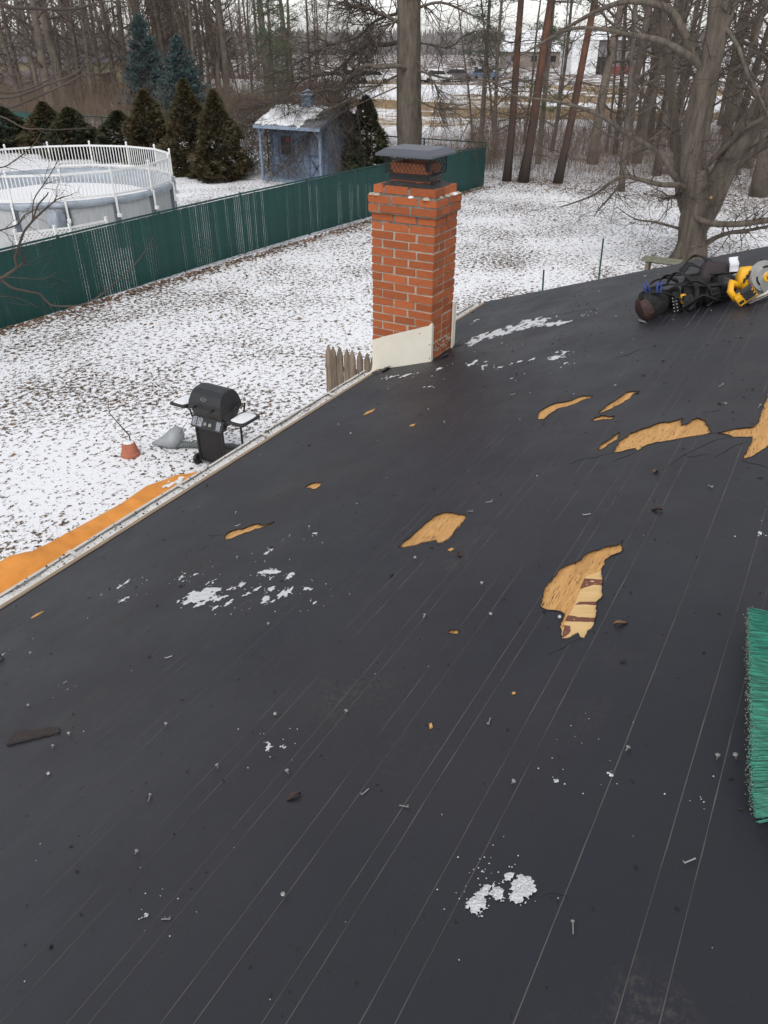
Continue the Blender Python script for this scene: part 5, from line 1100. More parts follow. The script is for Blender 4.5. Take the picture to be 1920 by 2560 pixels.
for x in (-.02, .065):
    kn = MB().lathe([(.026, 0), (.024, .014), (.010, .016), (.008, .03), (.001, .03)], (0, 0, 0), 16); mt = Vector((0, -.868, .496)).to_track_quat('Z', 'Y').to_matrix(); kn.v = [tuple(mt @ Vector(v) + onp(x, .45, .001)) for v in kn.v]; gl(kn, 'knob', STEEL)
for (xa, xb2) in ((-.25, -.18), (-.165, -.08), (.16, .235)):
    q = MB().add([onp(xa, .15, .0015), onp(xb2, .15, .0015), onp(xb2, .88, .0015), onp(xa, .88, .0015)], [(0, 1, 2, 3)]); gl(q, 'instruction_label', LABELM)
# fire box
mb = MB(); 
def frus(mb, b, t, z0, z1, sh=0):
    vs = [(-b[0], -b[1], z0), (b[0], -b[1], z0), (b[0], b[1], z0), (-b[0], b[1], z0), (-t[0], -t[1] + sh, z1), (t[0], -t[1] + sh, z1), (t[0], t[1] + sh, z1), (-t[0], t[1] + sh, z1)]
    return mb.add(vs, [(3, 2, 1, 0), (4, 5, 6, 7)] + [(i, (i + 1) % 4, 4 + (i + 1) % 4, 4 + i) for i in range(4)])
gl(frus(MB(), (.20, .13), (.275, .195), .62, .86), 'fire_box', GRILL, bevel=.012)
# lid: domed hood built from sections
vs = []; prof = [(-.215, .865), (-.225, .90), (-.215, .985), (-.165, 1.085), (-.09, 1.135), (.04, 1.15), (.13, 1.12), (.19, 1.04), (.215, .93), (.215, .865)]
secs = [(-.29, .93, .0), (-.285, .97, .0), (-.24, 1.0, .0), (.24, 1.0, 0), (.285, .97, 0), (.29, .93, 0)]
for (x, f, _) in secs:
    fx_ = 1 if abs(x) < .25 else (.985 if abs(x) < .288 else .955)
    for (y, z) in prof: vs.append((x - (0.045 * (z - .9) / .25 * (1 if x > 0 else -1) if z > .9 else 0), y * fx_, .865 + (z - .865) * fx_))
m = len(prof); fs = [(i * m + j, i * m + j + 1, (i + 1) * m + j + 1, (i + 1) * m + j) for i in range(len(secs) - 1) for j in range(m - 1)]
fs += [tuple(range(m - 1, -1, -1)), tuple((len(secs) - 1) * m + j for j in range(m))]
lid = gl(MB().add(vs, fs), 'lid', GRILL); fixn(lid.data); b_ = lid.modifiers.new('b', 'BEVEL'); b_.width = .016; b_.segments = 3; b_.limit_method = 'ANGLE'; b_.angle_limit = R(25)
gl(MB().tube([(-.15, -.215, .925), (-.15, -.285, .915), (-.12, -.30, .912), (.12, -.30, .912), (.15, -.285, .915), (.15, -.215, .925)], .014, 8), 'lid_handle', DARKPL, lid, smooth=True)
# oval badge with raised script-like strokes
q = (Vector((0, -.165, 1.085)) - Vector((0, -.215, .985))).normalized(); nrm = Vector((1, 0, 0)).cross(q); ctr = Vector((-.01, -.197, 1.035)) + nrm * .004
ov = lambda rx, rz, n, off=0.: [ctr + Vector((1, 0, 0)) * math.cos(2 * math.pi * i / n) * rx + q * math.sin(2 * math.pi * i / n) * rz + nrm * off for i in range(n)]
gl(MB().add(ov(.052, .022, 24, .001), [tuple(range(24))]), 'badge', BLACKM, lid)
mb = MB(); mb.tube(ov(.052, .022, 24, .002), .003, 5, closed=True); mb.tube([ctr + Vector((1, 0, 0)) * (-.035 + .01 * i) + q * (.006 * math.sin(i * 2.1)) + nrm * .003 for i in range(8)], .0026, 5); gl(mb, 'badge_emblem', STEEL, lid)
# side shelves on bent tube arms
for sx in (-1, 1):
    zc = .85 if sx < 0 else .80
    sh = gl(MB().box((sx * .50, -.03, zc), (.27, .38, .045)), 'side_shelf', DARKPL, bevel=.016)
    for y in (-.15, .11): gl(MB().tube([(sx * .26, y, .66), (sx * .31, y, .72), (sx * .34, y, zc - .03), (sx * .56, y, zc - .02)], .014, 8), 'shelf_arm', BLACKM, smooth=True)
    vs = []; n = 26; k = 5
    for i in range(k + 1):
        for j in range(n):
            a = 2 * math.pi * j / n; e = .45; ca, sa = math.cos(a), math.sin(a); f = i / k
            x = math.copysign(abs(ca) ** e, ca) * .118 * f * (1 + .06 * noise.noise((ca * 2, sa * 2, sx))); y = math.copysign(abs(sa) ** e, sa) * .170 * f * (1 + .06 * noise.noise((ca * 2, sa * 2, sx + 4)))
            vs.append((x, y, (.018 * (1 - f ** 4) + .004 * noise.noise((x * 20, y * 20, 3)) * (1 - f)) + .0))
    fs = [(i * n + j, i * n + (j + 1) % n, (i + 1) * n + (j + 1) % n, (i + 1) * n + j) for i in range(k) for j in range(n)]
    o = inst('shelf_snow', MB().add(vs, fs).mesh('shelf_snow', SNOW, True)); wm = Matrix.Translation(G0) @ Matrix.Rotation(R(-90), 4, 'Z') @ Matrix.Translation((sx * .50, -.03, zc + .021))
    o.location = wm.to_translation(); o.rotation_euler = wm.to_euler()
    tag(o, 'pad of snow on the grill shelf nearer the %s' % ('flower pot' if sx < 0 else 'picket fence'), 'snow', kind='stuff')
gl(MB().tube([(.30, .20, .72), (.33, .22, .90), (.33, .10, .93), (.33, -.02, .88)], .013, 8), 'rear_arm', BLACKM, smooth=True)
# terracotta pot turned upside down, with a stick
pot = thing('flower_pot', 'terracotta flower pot turned upside down on the snowy lawn', 'flower pot', (6.66, 8.06, 0))
MB().lathe([(.125, 0), (.135, .005), (.135, .045), (.125, .055), (.122, .058), (.088, .20), (.084, .205), (.02, .205)], (6.66, 8.06, 0), 28).build('pot_body', TERRA, pot, smooth=False)
mb = MB().lathe([(.08, .204), (.075, .216), (.04, .224), (.001, .226)], (6.66, 8.06, 0), 14); tag(mb.build('pot_snow', SNOW, None, smooth=True, loc=(6.66, 8.06, .205)), 'small cap of snow on the upturned flower pot', 'snow', kind='stuff')
mb = MB().tube([(6.68, 8.04, .05), (6.70, 8.06, .30), (6.66, 8.16, .45), (6.62, 8.28, .62), (6.64, 8.30, .74), (6.66, 8.29, .82)], [.012, .011, .009, .007, .005, .003], 6).tube([(6.67, 8.12, .40), (6.80, 8.02, .46), (6.95, 7.86, .48)], [.005, .004, .002], 5)
tag(mb.build('stick', TWIG, None, loc=(6.68, 8.04, .05)), 'bare bent stick poking up out of the flower pot', 'stick')
# corrugated drain hose with a grey scoop shaped end piece
hose = thing('drain_hose', 'grey corrugated drain hose running behind the grill to a flared end', 'drain hose', (7.2, 7.5, 0))
hp = [Vector(p) for p in ((7.10, 7.74, .055), (7.22, 7.55, .055), (7.30, 7.40, .055), (7.42, 7.15, .055), (7.52, 6.88, .055), (7.60, 6.55, .06), (7.62, 6.2, .07), (7.55, 5.9, .10))]
pts = []; rad = []
for i in range(len(hp) - 1):
    for q in range(22):
        pts.append(hp[i].lerp(hp[i + 1], q / 22)); rad.append(.052 if (len(pts) // 2) % 2 else .043)
MB().tube(pts, rad, 12).build('hose', M('hose_plastic', (.16, .18, .18), (.12, .13, .13), .6), hose)
mb = MB(); vs = []; n = 14; secs = [(7.02, 7.98, .035, .03, .02), (7.06, 7.90, .05, .05, .05), (7.12, 7.82, .075, .12, .09), (7.17, 7.76, .10, .17, .13), (7.22, 7.69, .13, .19, .16), (7.27, 7.63, .14, .15, .10), (7.29, 7.60, .13, .07, .03)]
for (x, y, z, wv, hv) in secs:
    for k in range(n):
        a = 2 * math.pi * k / n; vs.append((x + math.cos(a) * wv * .85, y + math.cos(a) * wv * .5, max(.004, z + .02 + math.sin(a) * hv)))
fs = [(i * n + k, i * n + (k + 1) % n, (i + 1) * n + (k + 1) % n, (i + 1) * n + k) for i in range(len(secs) - 1) for k in range(n)] + [tuple(range(n)), tuple((len(secs) - 1) * n + k for k in range(n))]
mb.add(vs, fs); fixn(mb.build('flared_end', GREYPL, hose, smooth=True).data)
mb = MB()
for (a, b, c_) in (((7.1, 7.75, .02), (7.2, 7.6, .2), (7.32, 7.5, .42)), ((7.0, 7.8, .02), (7.15, 7.72, .22), (7.2, 7.74, .40)), ((7.05, 7.9, .02), (6.98, 7.7, .03), (6.95, 7.5, .02))): mb.tube([a, b, c_], [.006, .004, .002], 4)
tag(mb.build('twigs', TWIG, None, loc=(7.1, 7.75, .02)), 'few thin twigs lying against the flared hose end', 'twigs')
# orange tarp on the ground along the house
mb = MB(); vs = []; fs = []; nxx, nyy = 90, 16
edge = [(2.2, 7.55), (3.3, 7.46), (3.96, 7.36), (4.25, 7.22), (4.7, 7.20), (5.6, 7.15), (6.1, 7.20), (6.45, 7.08), (6.72, 6.9)]
def ey(x):
    for i in range(len(edge) - 1):
        if edge[i][0] <= x <= edge[i + 1][0]: t = (x - edge[i][0]) / (edge[i + 1][0] - edge[i][0]); return edge[i][1] + (edge[i + 1][1] - edge[i][1]) * t
    return edge[-1][1]
for i in range(nxx + 1):
    x = 2.2 + 4.5 * i / nxx
    for j in range(nyy + 1):
        y = 5.7 + (ey(x) - 5.7) * j / nyy; z = .025 + .035 * abs(noise.noise((x * 1.6, y * 2.4, 0))) + .02 * abs(noise.noise((x * 5, y * 6, 2))) + .045 * abs(noise.noise((x * 2.2 + y * 3, y * 9 - x * 5, 6)))
        z += .07 * math.exp(-((x - 4.05) ** 2 + (y - 7.0) ** 2) * 9) + (.02 * math.sin(x * 9) ** 2 if j > nyy - 2 else 0)
        if j == nyy: z = .012
        vs.append((x, y, z))
fs = [(i * (nyy + 1) + j, (i + 1) * (nyy + 1) + j, (i + 1) * (nyy + 1) + j + 1, i * (nyy + 1) + j + 1) for i in range(nxx) for j in range(nyy)]
o = mb.add(vs, fs).build('orange_tarp', ORTARP, None, smooth=True, loc=(4.5, 6.5, 0)); tag(o, 'long crumpled orange tarp spread on the ground below the gutter', 'tarp')
mb = MB()
for (cx, cy, rr) in ((6.35, 6.85, .22), (6.0, 6.75, .2), (5.6, 6.7, .12)):
    pl_ = [(cx + math.cos(a / 9 * 6.28) * rr * (1 + .3 * math.sin(a * 2.3)), cy + math.sin(a / 9 * 6.28) * rr * .7) for a in range(9)]
    snow_field(mb, pl_, .022, lambda x, y, h: Vector((x, y, .034 + .035 * abs(noise.noise((x * 1.6, y * 2.4, 0))) + .02 * abs(noise.noise((x * 5, y * 6, 2))) + h)), .012, 7., thr=.45, seed=cx)
tag(mb.build('tarp_snow', SNOW, None, smooth=True), 'dusting of snow on the orange tarp', 'snow', kind='stuff')

# ------------------------------------------------------------------ garden stakes, bench, log
for k, (x, y, h) in enumerate(((17.4, 5.75, .55), (19.2, 4.95, 1.0), (12.9, 6.05, .9))):
    o = MB().tube([(x, y, -.05), (x, y + .03, h)], .02, 6).lathe([(.02, h), (.024, h + .01), (.001, h + .03)], (x, y + .03, 0), 6).build('garden_stake', GREEND, None, loc=(x, y, 0))
    tag(o, ['short dark green metal stake on the lawn, second from the bench', 'tall dark green metal stake on the lawn next to the bench', 'dark green metal stake tip showing above the far roof edge near the chimney'][k], 'stake', 'green garden stakes along the lawn')
bn = thing('garden_bench', 'small lichened wooden bench beside the big many-stemmed tree', 'bench', (20.2, 3.75, 0))
for i in range(4): MB().box((19.98 + i * .115, 3.72, .46), (.10, .92, .04)).build('seat_board', BENCHW, bn)
for y in (3.42, 4.02): 
    MB().box((20.15, y, .21), (.36, .08, .42)).build('leg', WOODGREY, bn)
MB().box((20.15, 3.72, .40), (.06, .7, .06)).build('stretcher', WOODGREY, bn)
st = MB().lathe([(.16, -.02), (.15, .2), (.14, .34), (.001, .345)], (21.7, 2.35, 0), 12).build('tree_stump', WOODGREY, None, loc=(21.7, 2.35, 0)); tag(st, 'short grey tree stump just beside the big many-stemmed tree', 'stump')

# ------------------------------------------------------------------ trees
def smooth_path(pts, sub=4):
    P = [Vector(p) for p in pts]; L = []
    for i in range(len(P) - 1):
        p0, p1, p2, p3 = P[max(i - 1, 0)], P[i], P[i + 1], P[min(i + 2, len(P) - 1)]
        for q in range(sub):
            t = q / sub; L.append(.5 * ((2 * p1) + (p2 - p0) * t + (2 * p0 - 5 * p1 + 4 * p2 - p3) * t * t + (3 * p1 - p0 - 3 * p2 + p3) * t ** 3))
    return L + [P[-1]]
def grow(mb, r, p, d, L, rad, lvl, droop=0., wig=.22, kids=5, up=.0, ns=5, spread=.75):
    p = Vector(p); d = Vector(d).normalized(); pts = [p.copy()]; rads = [rad]; step = L / ns; dirs = [d.copy()]
    for i in range(ns):
        d = d + Vector((r.gauss(0, wig), r.gauss(0, wig), r.gauss(0, wig) - droop + up)); d.normalize(); p = p + d * step
        pts.append(p.copy()); rads.append(max(.0016, rad * (1 - .82 * (i + 1) / ns))); dirs.append(d.copy())
    mb.tube(pts, rads, 3 if rad < .03 else 5, cap=False)
    if lvl <= 0: return
    for k in range(kids):
        t = r.uniform(.22, 1.0); i = min(ns - 1, int(t * ns)); q = pts[i].lerp(pts[i + 1], t * ns - i)
        ax = dirs[i].orthogonal().normalized(); ax.rotate(Matrix.Rotation(r.uniform(0, 6.28), 3, dirs[i]))
        nd = dirs[i] * (1 - spread * .35) + ax * spread
        grow(mb, r, q, nd, L * r.uniform(.35, .62), max(.0022, rads[i] * .62), lvl - 1, droop, wig, max(2, kids - 1), up, max(3, ns - 1), spread)
def limb(mb, pts, r0, r1, n=8, knob=0.):
    L = smooth_path(pts); m = len(L)
    rad = [(r0 + (r1 - r0) * i / (m - 1)) * (1 + knob * noise.noise((L[i].x * 2, L[i].y * 2, L[i].z * 2))) for i in range(m)]
    mb.tube(L, rad, n); return L, rad
# big many-stemmed tree by the far end of the house
r = random.Random(21)
bt = thing('many_stemmed_tree', 'big grey bare tree with several thick stems beside the bench', 'tree', (22.3, 3.4, 0))
tm = MB(); bmx = MB(); tw = MB()
for i, (pts, a, b) in enumerate(BIGTREE):
    P = [Vector(p) for p in pts]
    if i not in (0, 1, 2, 3): 
        for k, q in enumerate(P): q.x += .25 * math.sin(k * .9 + i * 1.7) * (k / len(P))
        x0_ = 22.25
        P[0].x = x0_; P[1].x = x0_ + (P[1].x - x0_) * .5
    if i == 0: P[0].z = -.2
    if i in (1, 2, 3): P = [Vector((22.3, 3.45, .75))] + P
    a *= .78; b *= .78
    L, rad = limb(tm if i < 4 else bmx, P, a, b, 14 if i < 4 else 8, .10)
    if i == 0: # root flare
        for k in range(6):
            an = k * 1.05 + .3; tm.tube([Vector((22.3, 3.42, .55)) + Vector((math.cos(an), math.sin(an), 0)) * .22, Vector((22.3, 3.42, .15)) + Vector((math.cos(an), math.sin(an), 0)) * .36, Vector((22.3, 3.42, -.1)) + Vector((math.cos(an), math.sin(an), 0)) * .58], [.16, .13, .06], 7)
    else:
        m = len(L); cnt = 9 if i < 4 else 16
        for k in range(cnt):
            q = int((.25 + .75 * r.random()) * (m - 1)); dd = (L[min(q + 1, m - 1)] - L[max(q - 1, 0)]).normalized(); ax = Vector((r.gauss(0, 1), r.gauss(0, 1), r.gauss(.2, .7))).normalized()
            if i < 4 and L[q].z < 2.5: continue
            grow(tw, r, L[q], dd * .5 + ax, r.uniform(.5, 1.5) if i >= 4 else r.uniform(.6, 1.3), max(.006, min(.02, rad[q] * .35)), 2, .03, .2, 4)
for k in range(16):   # fine epicormic twigs low on the stems
    p = Vector((22.0, U(2.9, 4.1), U(.9, 2.6))); grow(tw, r, p, (-.6, U(-1, 1), U(-.1, .8)), U(.5, 1.1), .007, 2, 0, .2, 4)
tm.build('trunk', BARK, bt, smooth=True); bmx.build('limbs', BARK, bt, smooth=True); tw.build('twigs', TWIG, bt)
for (p, rr) in (((21.86, 3.12, 1.72), .03),): MB().lathe([(rr, 0), (rr * 1.2, -.05), (rr * .7, -.09), (.001, -.09)], p, 10, 'x').build('branch_scar', CUTW, bt)
# large single-trunk tree behind the chimney cap
r = random.Random(4)
mt_ = thing('wide_branched_tree', 'large bare tree with straight thick trunk and tangled low branches behind the shed', 'tree', (30, 16.2, 0))
tm = MB(); bmx = MB(); tw = MB()
for i, (pts, a, b) in enumerate(MIDTREE):
    P = [Vector(p) for p in pts]
    if i == 0: P[0].z = -.2
    else:
        a *= .62; b *= .7
        for k, q in enumerate(P):
            q.x += .6 * math.sin(k * .8 + i * 2.1) * (k / len(P)); q.z += .12 * math.sin(k * 2.1 + i); q.y += .10 * math.sin(k * 2.9 + i)
        P[0].x = 30; P[0].y += (16.2 - P[0].y) * .7
    L, rad = limb(tm if i == 0 else bmx, P, a, b, 14 if i == 0 else 7, .07)
    if i:
        m = len(L); cnt = 74 if pts[-1][1] > 18 else 30
        for k in range(cnt):
            q = int((.15 + .85 * r.random()) * (m - 1)); dd = (L[min(q + 1, m - 1)] - L[max(q - 1, 0)]).normalized(); ax = Vector((r.gauss(0, .8), r.gauss(0, 1), r.gauss(-.1, .8))).normalized()
            grow(tw, r, L[q], dd * .7 + ax * .9, r.uniform(.8, 2.3), max(.014, min(.028, rad[q] * .5)), 2, .05, .22, 6)
tm.build('trunk', BARK, mt_, smooth=True); bmx.build('limbs', BARK, mt_, smooth=True); tw.build('twigs', TWIG, mt_)
# slender tree standing just left of the view, its branches reach over the yard
r = random.Random(12)
lt = thing('yard_tree', 'bare yard tree reaching thin branches in front of the green fence and pool', 'tree', (6.2, 13.1, 0))
tm = MB(); bmx = MB()
limb(tm, [(6.2, 13.1, -.1), (6.25, 13.0, 1.2), (6.3, 12.9, 2.6), (6.5, 12.6, 4.2), (6.6, 12.3, 6.5)], .13, .06, 10, .08)
for i, (pts, a, b) in enumerate(LEFTBR):
    P = [Vector(p) for p in pts]
    if pts[0][2] == pts[0][2] and i in (0, 1, 2, 3, 4, 5, 6, 9, 10, 13): P = [Vector((6.3, 12.9, max(.9, min(5.6, P[0].z - .15))))] + P
    L, rad = limb(bmx, P, a, b, 6, .1)
    m = len(L)
    for k in range(6):
        q = int((.35 + .65 * r.random()) * (m - 1)); dd = (L[min(q + 1, m - 1)] - L[max(q - 1, 0)]).normalized(); ax = Vector((r.gauss(0, .6), r.gauss(0, 1), r.gauss(.1, .8))).normalized()
        grow(bmx, r, L[q], dd * .8 + ax * .7, r.uniform(.15, .5), max(.003, min(.006, rad[q] * .6)), 1, 0, .18, 2, ns=4)
tm.build('trunk', BARK, lt, smooth=True); bmx.build('branches', TWIG, lt, smooth=True)

# --- woods: a few bare-tree kinds, copied
def bare_tree(seed, H, r0, low, dens, lean=.03):
    r = random.Random(seed); tm = MB(); tw = MB(); n = 12; pts = []; p = Vector((0, 0, -.2)); d = Vector((r.gauss(0, lean), r.gauss(0, lean), 1))
    for i in range(n + 1):
        pts.append(p.copy()); d = (d + Vector((r.gauss(0, .03), r.gauss(0, .03), 0))).normalized(); p = p + d * H / n
    rad = [r0 * (1 - .75 * i / n) * (1.25 if i == 0 else 1) for i in range(n + 1)]; tm.tube(pts, rad, 7)
    for k in range(dens):
        t = low + (1 - low) * (k + r.random()) / dens; i = min(n - 1, int(t * n)); q = pts[i].lerp(pts[i + 1], t * n - i); a = r.uniform(0, 6.28); el = r.uniform(.15, .9)
        grow(tw, r, q, (math.cos(a), math.sin(a), el), H * r.uniform(.10, .22) * (1.15 - .5 * t), max(.012, rad[i] * .38), 2, -.03, .16, 5, ns=5)
    return tm.mesh('trunk', BARKF, True), tw.mesh('crown', WTWIG)
KINDS = [bare_tree(1, 15, .17, .12, 26), bare_tree(2, 17, .24, .2, 26), bare_tree(3, 13, .11, .08, 24), bare_tree(4, 16, .14, .1, 28, .06), bare_tree(5, 11, .07, .06, 20, .05), bare_tree(6, 18, .30, .18, 24)]
def place(kind, x, y, s, label, group, name='bare_tree', tilt=None):
    t = thing(name, label, 'tree', (x, y, 0), group); a, b = KINDS[kind]
    rz = U(0, 6.28); t.rotation_euler = (tilt or (U(-.03, .03), U(-.03, .03)))[0:1][0] if False else (0, 0, 0)
    t.rotation_euler = ((tilt[0], tilt[1], rz) if tilt else (U(-.03, .03), U(-.03, .03), rz)); t.scale = (s, s, s)
    inst('trunk', a, t); inst('crown', b, t); return t
HD = Vector((math.cos(R(30)), math.sin(R(30)), 0)); RT_ = Vector((math.sin(R(30)), -math.cos(R(30)), 0))
def at(pxf, dist): return HD * dist + RT_ * (dist * pxf)      # pxf: sideways tangent
r = random.Random(33)
def scatter(n, u0, u1, d0, d1, label, group, kinds, mind=1.4):
    out = []; tries = 0
    while len(out) < n and tries < 4000:
        tries += 1; dd = r.uniform(d0, d1); p = at(r.uniform(u0, u1), dd)
        if any((p - q).length < mind for q in out): continue
        if 26 < p.x < 34 and 12.5 < p.y < 42: continue
        out.append(p); place(r.choice(kinds), p.x, p.y, r.uniform(.8, 1.15), label, group)
    return out
scatter(70, -.47, -.10, 66, 92, 'bare grey-brown tree in the dense woods behind the spruces', 'bare trees in the woods behind the spruces', [0, 1, 2, 3, 3, 4, 5])
scatter(76, -.50, -.06, 92, 140, 'thin bare tree deep in the woods beyond the spruces', 'thin bare trees deep in the woods', [0, 1, 2, 3, 4], 1.8)
scatter(40, .27, .56, 38, 64, 'bare tree among the brush behind the big many-stemmed tree', 'bare trees in the brush behind the many-stemmed tree', [0, 1, 1, 3, 5, 2], 1.5)
scatter(18, .10, .50, 37, 60, 'slim bare sapling growing in the brush beyond the lawn', 'slim saplings in the brush beyond the lawn', [4, 4, 2], 1.2)
for (x, y, k, s) in ((39.66, 11.35, 1, 1.0), (34.1, 3.2, 5, 1.0), (41, 9.6, 1, .9), (37.5, 7.8, 0, 1.1), (38.4, 6.3, 5, .8), (32.6, 8.0, 2, 1.1)):
    place(k, x, y, s, 'thick bare tree at the edge of the lawn near the many-stemmed tree', 'thick bare trees at the lawn edge')
for (px, dd, k, s_) in ((-.385, 58, 5, 1.1), (-.365, 60, 1, 1.2), (-.42, 61, 1, 1.0), (-.335, 63, 0, 1.0), (-.275, 64, 3, 1.0), (-.245, 70, 5, .8), (-.455, 56, 0, 1.1), (-.215, 66, 0, 1.0), (-.19, 68, 1, .9)):
    p = at(px, dd); place(k, p.x, p.y, s_, 'thick bare trunk at the near edge of the woods behind the pool', 'thick trunks at the near edge of the woods behind the pool')
# reddish pines at the end of the green fence
r = random.Random(8)
for k, (x, y, rr, lean, lab) in enumerate(((32.8, 12.95, .165, (.0, -.01), 'straight reddish pine trunk just beyond the end of the green fence'), (32.85, 12.25, .20, (.0, -.09), 'thick brownish pine trunk leaning away, between two reddish pine trunks'), (33.3, 10.9, .17, (.0, -.12), 'reddish pine trunk leaning toward the many-stemmed tree'))):
    t = thing('pine_tree', lab, 'tree', (x, y, 0)); tm = MB(); n = 10; H = 13
    pts = [Vector((x + .1 * math.sin(i), y + lean[1] * H * i / n * .9, -.2 + H * i / n)) for i in range(n + 1)]
    tm.tube(pts, [rr * (1.3 if i == 0 else 1) * (1 - .6 * i / n) for i in range(n + 1)], 10); tm.build('trunk', REDBARK, t, smooth=True)
    tw = MB(); nd = MB()
    for q in range(26):
        tt = r.uniform(.16, 1); i = min(n - 1, int(tt * n)); p = pts[i]; a = r.uniform(0, 6.28); d = Vector((math.cos(a), math.sin(a), r.uniform(-.2, .4)))
        L = r.uniform(.8, 2.2); grow(tw, r, p, d, L, .025, 1, .02, .15, 4)
        if tt > .42:
            for c_ in range(16):
                e = p + d.normalized() * L * r.uniform(.5, 1.05) + Vector((r.gauss(0, .22), r.gauss(0, .22), r.gauss(0, .14)))
                for f in range(9):
                    v = Vector((r.gauss(0, 1), r.gauss(0, 1), r.gauss(.2, 1))).normalized() * r.uniform(.09, .16); w_ = v.orthogonal().normalized() * .006
                    nd.add([e + w_, e - w_, e + v], [(0, 1, 2)])
    tw.build('branches', TWIG, t, kind='stuff'); nd.build('needles', PINE, t)
# conifers ---------------------------------------------------------
def cedar_mesh(seed, H, W, N, mat):
    r = random.Random(seed); mb = MB()
    for i in range(N):
        t = r.random() ** 1.25; a = r.uniform(0, 6.28)
        prof = (1 - t) ** .8 * (1 if t > .10 else .72 + t * 2.8) + .03
        lump = 1 + .55 * noise.noise((math.cos(a) * 1.6, math.sin(a) * 1.6, t * 5 + seed * 3)) + .25 * noise.noise((math.cos(a) * 4, math.sin(a) * 4, t * 14 + seed))
        rad = W * prof * lump * (r.uniform(.55, 1.0) ** .6); z = .06 + H * t
        o = Vector((math.cos(a), math.sin(a), 0)); s = r.uniform(.10, .30) * (1 - .35 * t); d = (o * r.uniform(.5, 1.2) + Vector((r.gauss(0, .35), r.gauss(0, .35), r.uniform(-.2, .9)))).normalized()
        sd_ = d.cross(Vector((r.gauss(0, 1), r.gauss(0, 1), r.gauss(0, 1)))).normalized(); b = o * rad + Vector((0, 0, z)) - d * s * .4
        for f in (-1, 0, 1):
            tip = b + d * s + sd_ * s * .55 * f; m_ = b.lerp(tip, .45); w_ = d.cross(sd_).normalized() * s * .02 + sd_ * s * .13
            mb.add([b, m_ + w_, tip, m_ - w_], [(0, 1, 2, 3)])
    mb2 = MB().tube([(0, 0, -.1), (0, 0, H * .9)], [.09, .015], 7)
    return mb.mesh('foliage', mat), mb2.mesh('trunk', BARKF)
CED = [cedar_mesh(1, 4.2, 1.25, 6400, CEDAR), cedar_mesh(2, 4.0, 1.2, 6200, CEDAR), cedar_mesh(3, 3.0, 1.15, 5200, CEDARG), cedar_mesh(4, 3.6, 1.1, 5400, CEDARG)]
for (k, x, y, s, lab) in ((0, 27.5, 25.6, (1.1, 1.1, .86), 'tall brownish cedar shrub beside the pool, taller of the pair'), (1, 27.2, 23.75, (1.12, 1.12, .82), 'brownish cedar shrub in front of the second spruce, nearer the blue shed'),
    (1, 29.5, 30.0, (1.25, 1.25, .76), 'brownish cedar shrub behind the pool rail below the tall spruce'), (3, 29.8, 32.25, (1.6, 1.6, .58), 'low green cedar shrub behind the middle of the pool rail'),
    (2, 29.2, 35.0, (1.5, 1.5, .72), 'green cedar shrub in front of the green back fence'), (0, 29.9, 37.7, (1.35, 1.35, .55), 'green cedar shrub second along the green back fence'), (3, 29.3, 40.4, (1.6, 1.6, .60), 'green cedar shrub farthest along the back fence'),
    (3, 29.9, 18.1, (1.15, 1.15, .86), 'green cedar growing tight beside the blue shed')):
    t = thing('cedar_shrub', lab, 'shrub', (x, y, 0), 'cedar shrubs round the pool yard'); t.scale = s; t.rotation_euler = (0, 0, U(0, 6)); inst('foliage', CED[k][0], t); inst('trunk', CED[k][1], t)
def spruce(x, y, H, W, seed, label):
    r = random.Random(seed); t = thing('blue_spruce', label, 'tree', (x, y, 0)); mb = MB(); tw = MB(); tm = MB().tube([(x, y, -.2), (x, y, H * .97)], [.13, .02], 8); z = H * .10
    while z < H * .985:
        f = 1 - (z / H); L = W * (f ** .85) * r.uniform(.75, 1.1) + .06; nbh = 7 if f > .3 else 5
        for k in range(nbh):
            a = r.uniform(0, 6.28); d = Vector((math.cos(a), math.sin(a), .12 + .5 * (1 - f))).normalized(); LL = L * r.uniform(.7, 1.12)
            if z < H * .25 and r.random() < .35: continue
            p0 = Vector((x, y, z)); e = p0 + d * LL + Vector((0, 0, .10 * LL - .10 * LL * LL)); tw.tube([p0, p0.lerp(e, .5) - Vector((0, 0, .05 * LL)), e], [.018, .012, .004], 3, cap=False)
            sd_ = d.cross(Vector((0, 0, 1))).normalized(); n = int(12 + LL * 30)
            for q in range(n):
                u = r.uniform(.25, 1.0) ** .8; b = p0.lerp(e, u) - Vector((0, 0, .1 * LL * u * (1 - u))) + sd_ * r.gauss(0, .20 * LL * (1.15 - u)) + Vector((0, 0, r.gauss(-.02, .05)))
                g = (d + sd_ * r.gauss(0, .9) + Vector((0, 0, r.gauss(.15, .35)))).normalized(); s = r.uniform(.08, .17)
                for m_ in range(4):
                    an = m_ * 1.57 + r.random(); w_ = (sd_ * math.cos(an) + Vector((0, 0, 1)) * math.sin(an)) * .045
                    mb.add([b - g * .02, b + g * s * .6 + w_, b + g * s], [(0, 1, 2)])
        z += H * .017 + .06 * f
    tm.build('trunk', BARKF, t); tw.build('branches', BARKF, t); mb.build('needles', SPRUCE, t)
spruce(42.8, 43.0, 6.5, 2.9, 3, 'tall pointed blue spruce behind the pool, the taller of two spruces')
spruce(39.2, 36.6, 5.3, 2.6, 5, 'shorter blue spruce between the tall spruce and the blue shed')
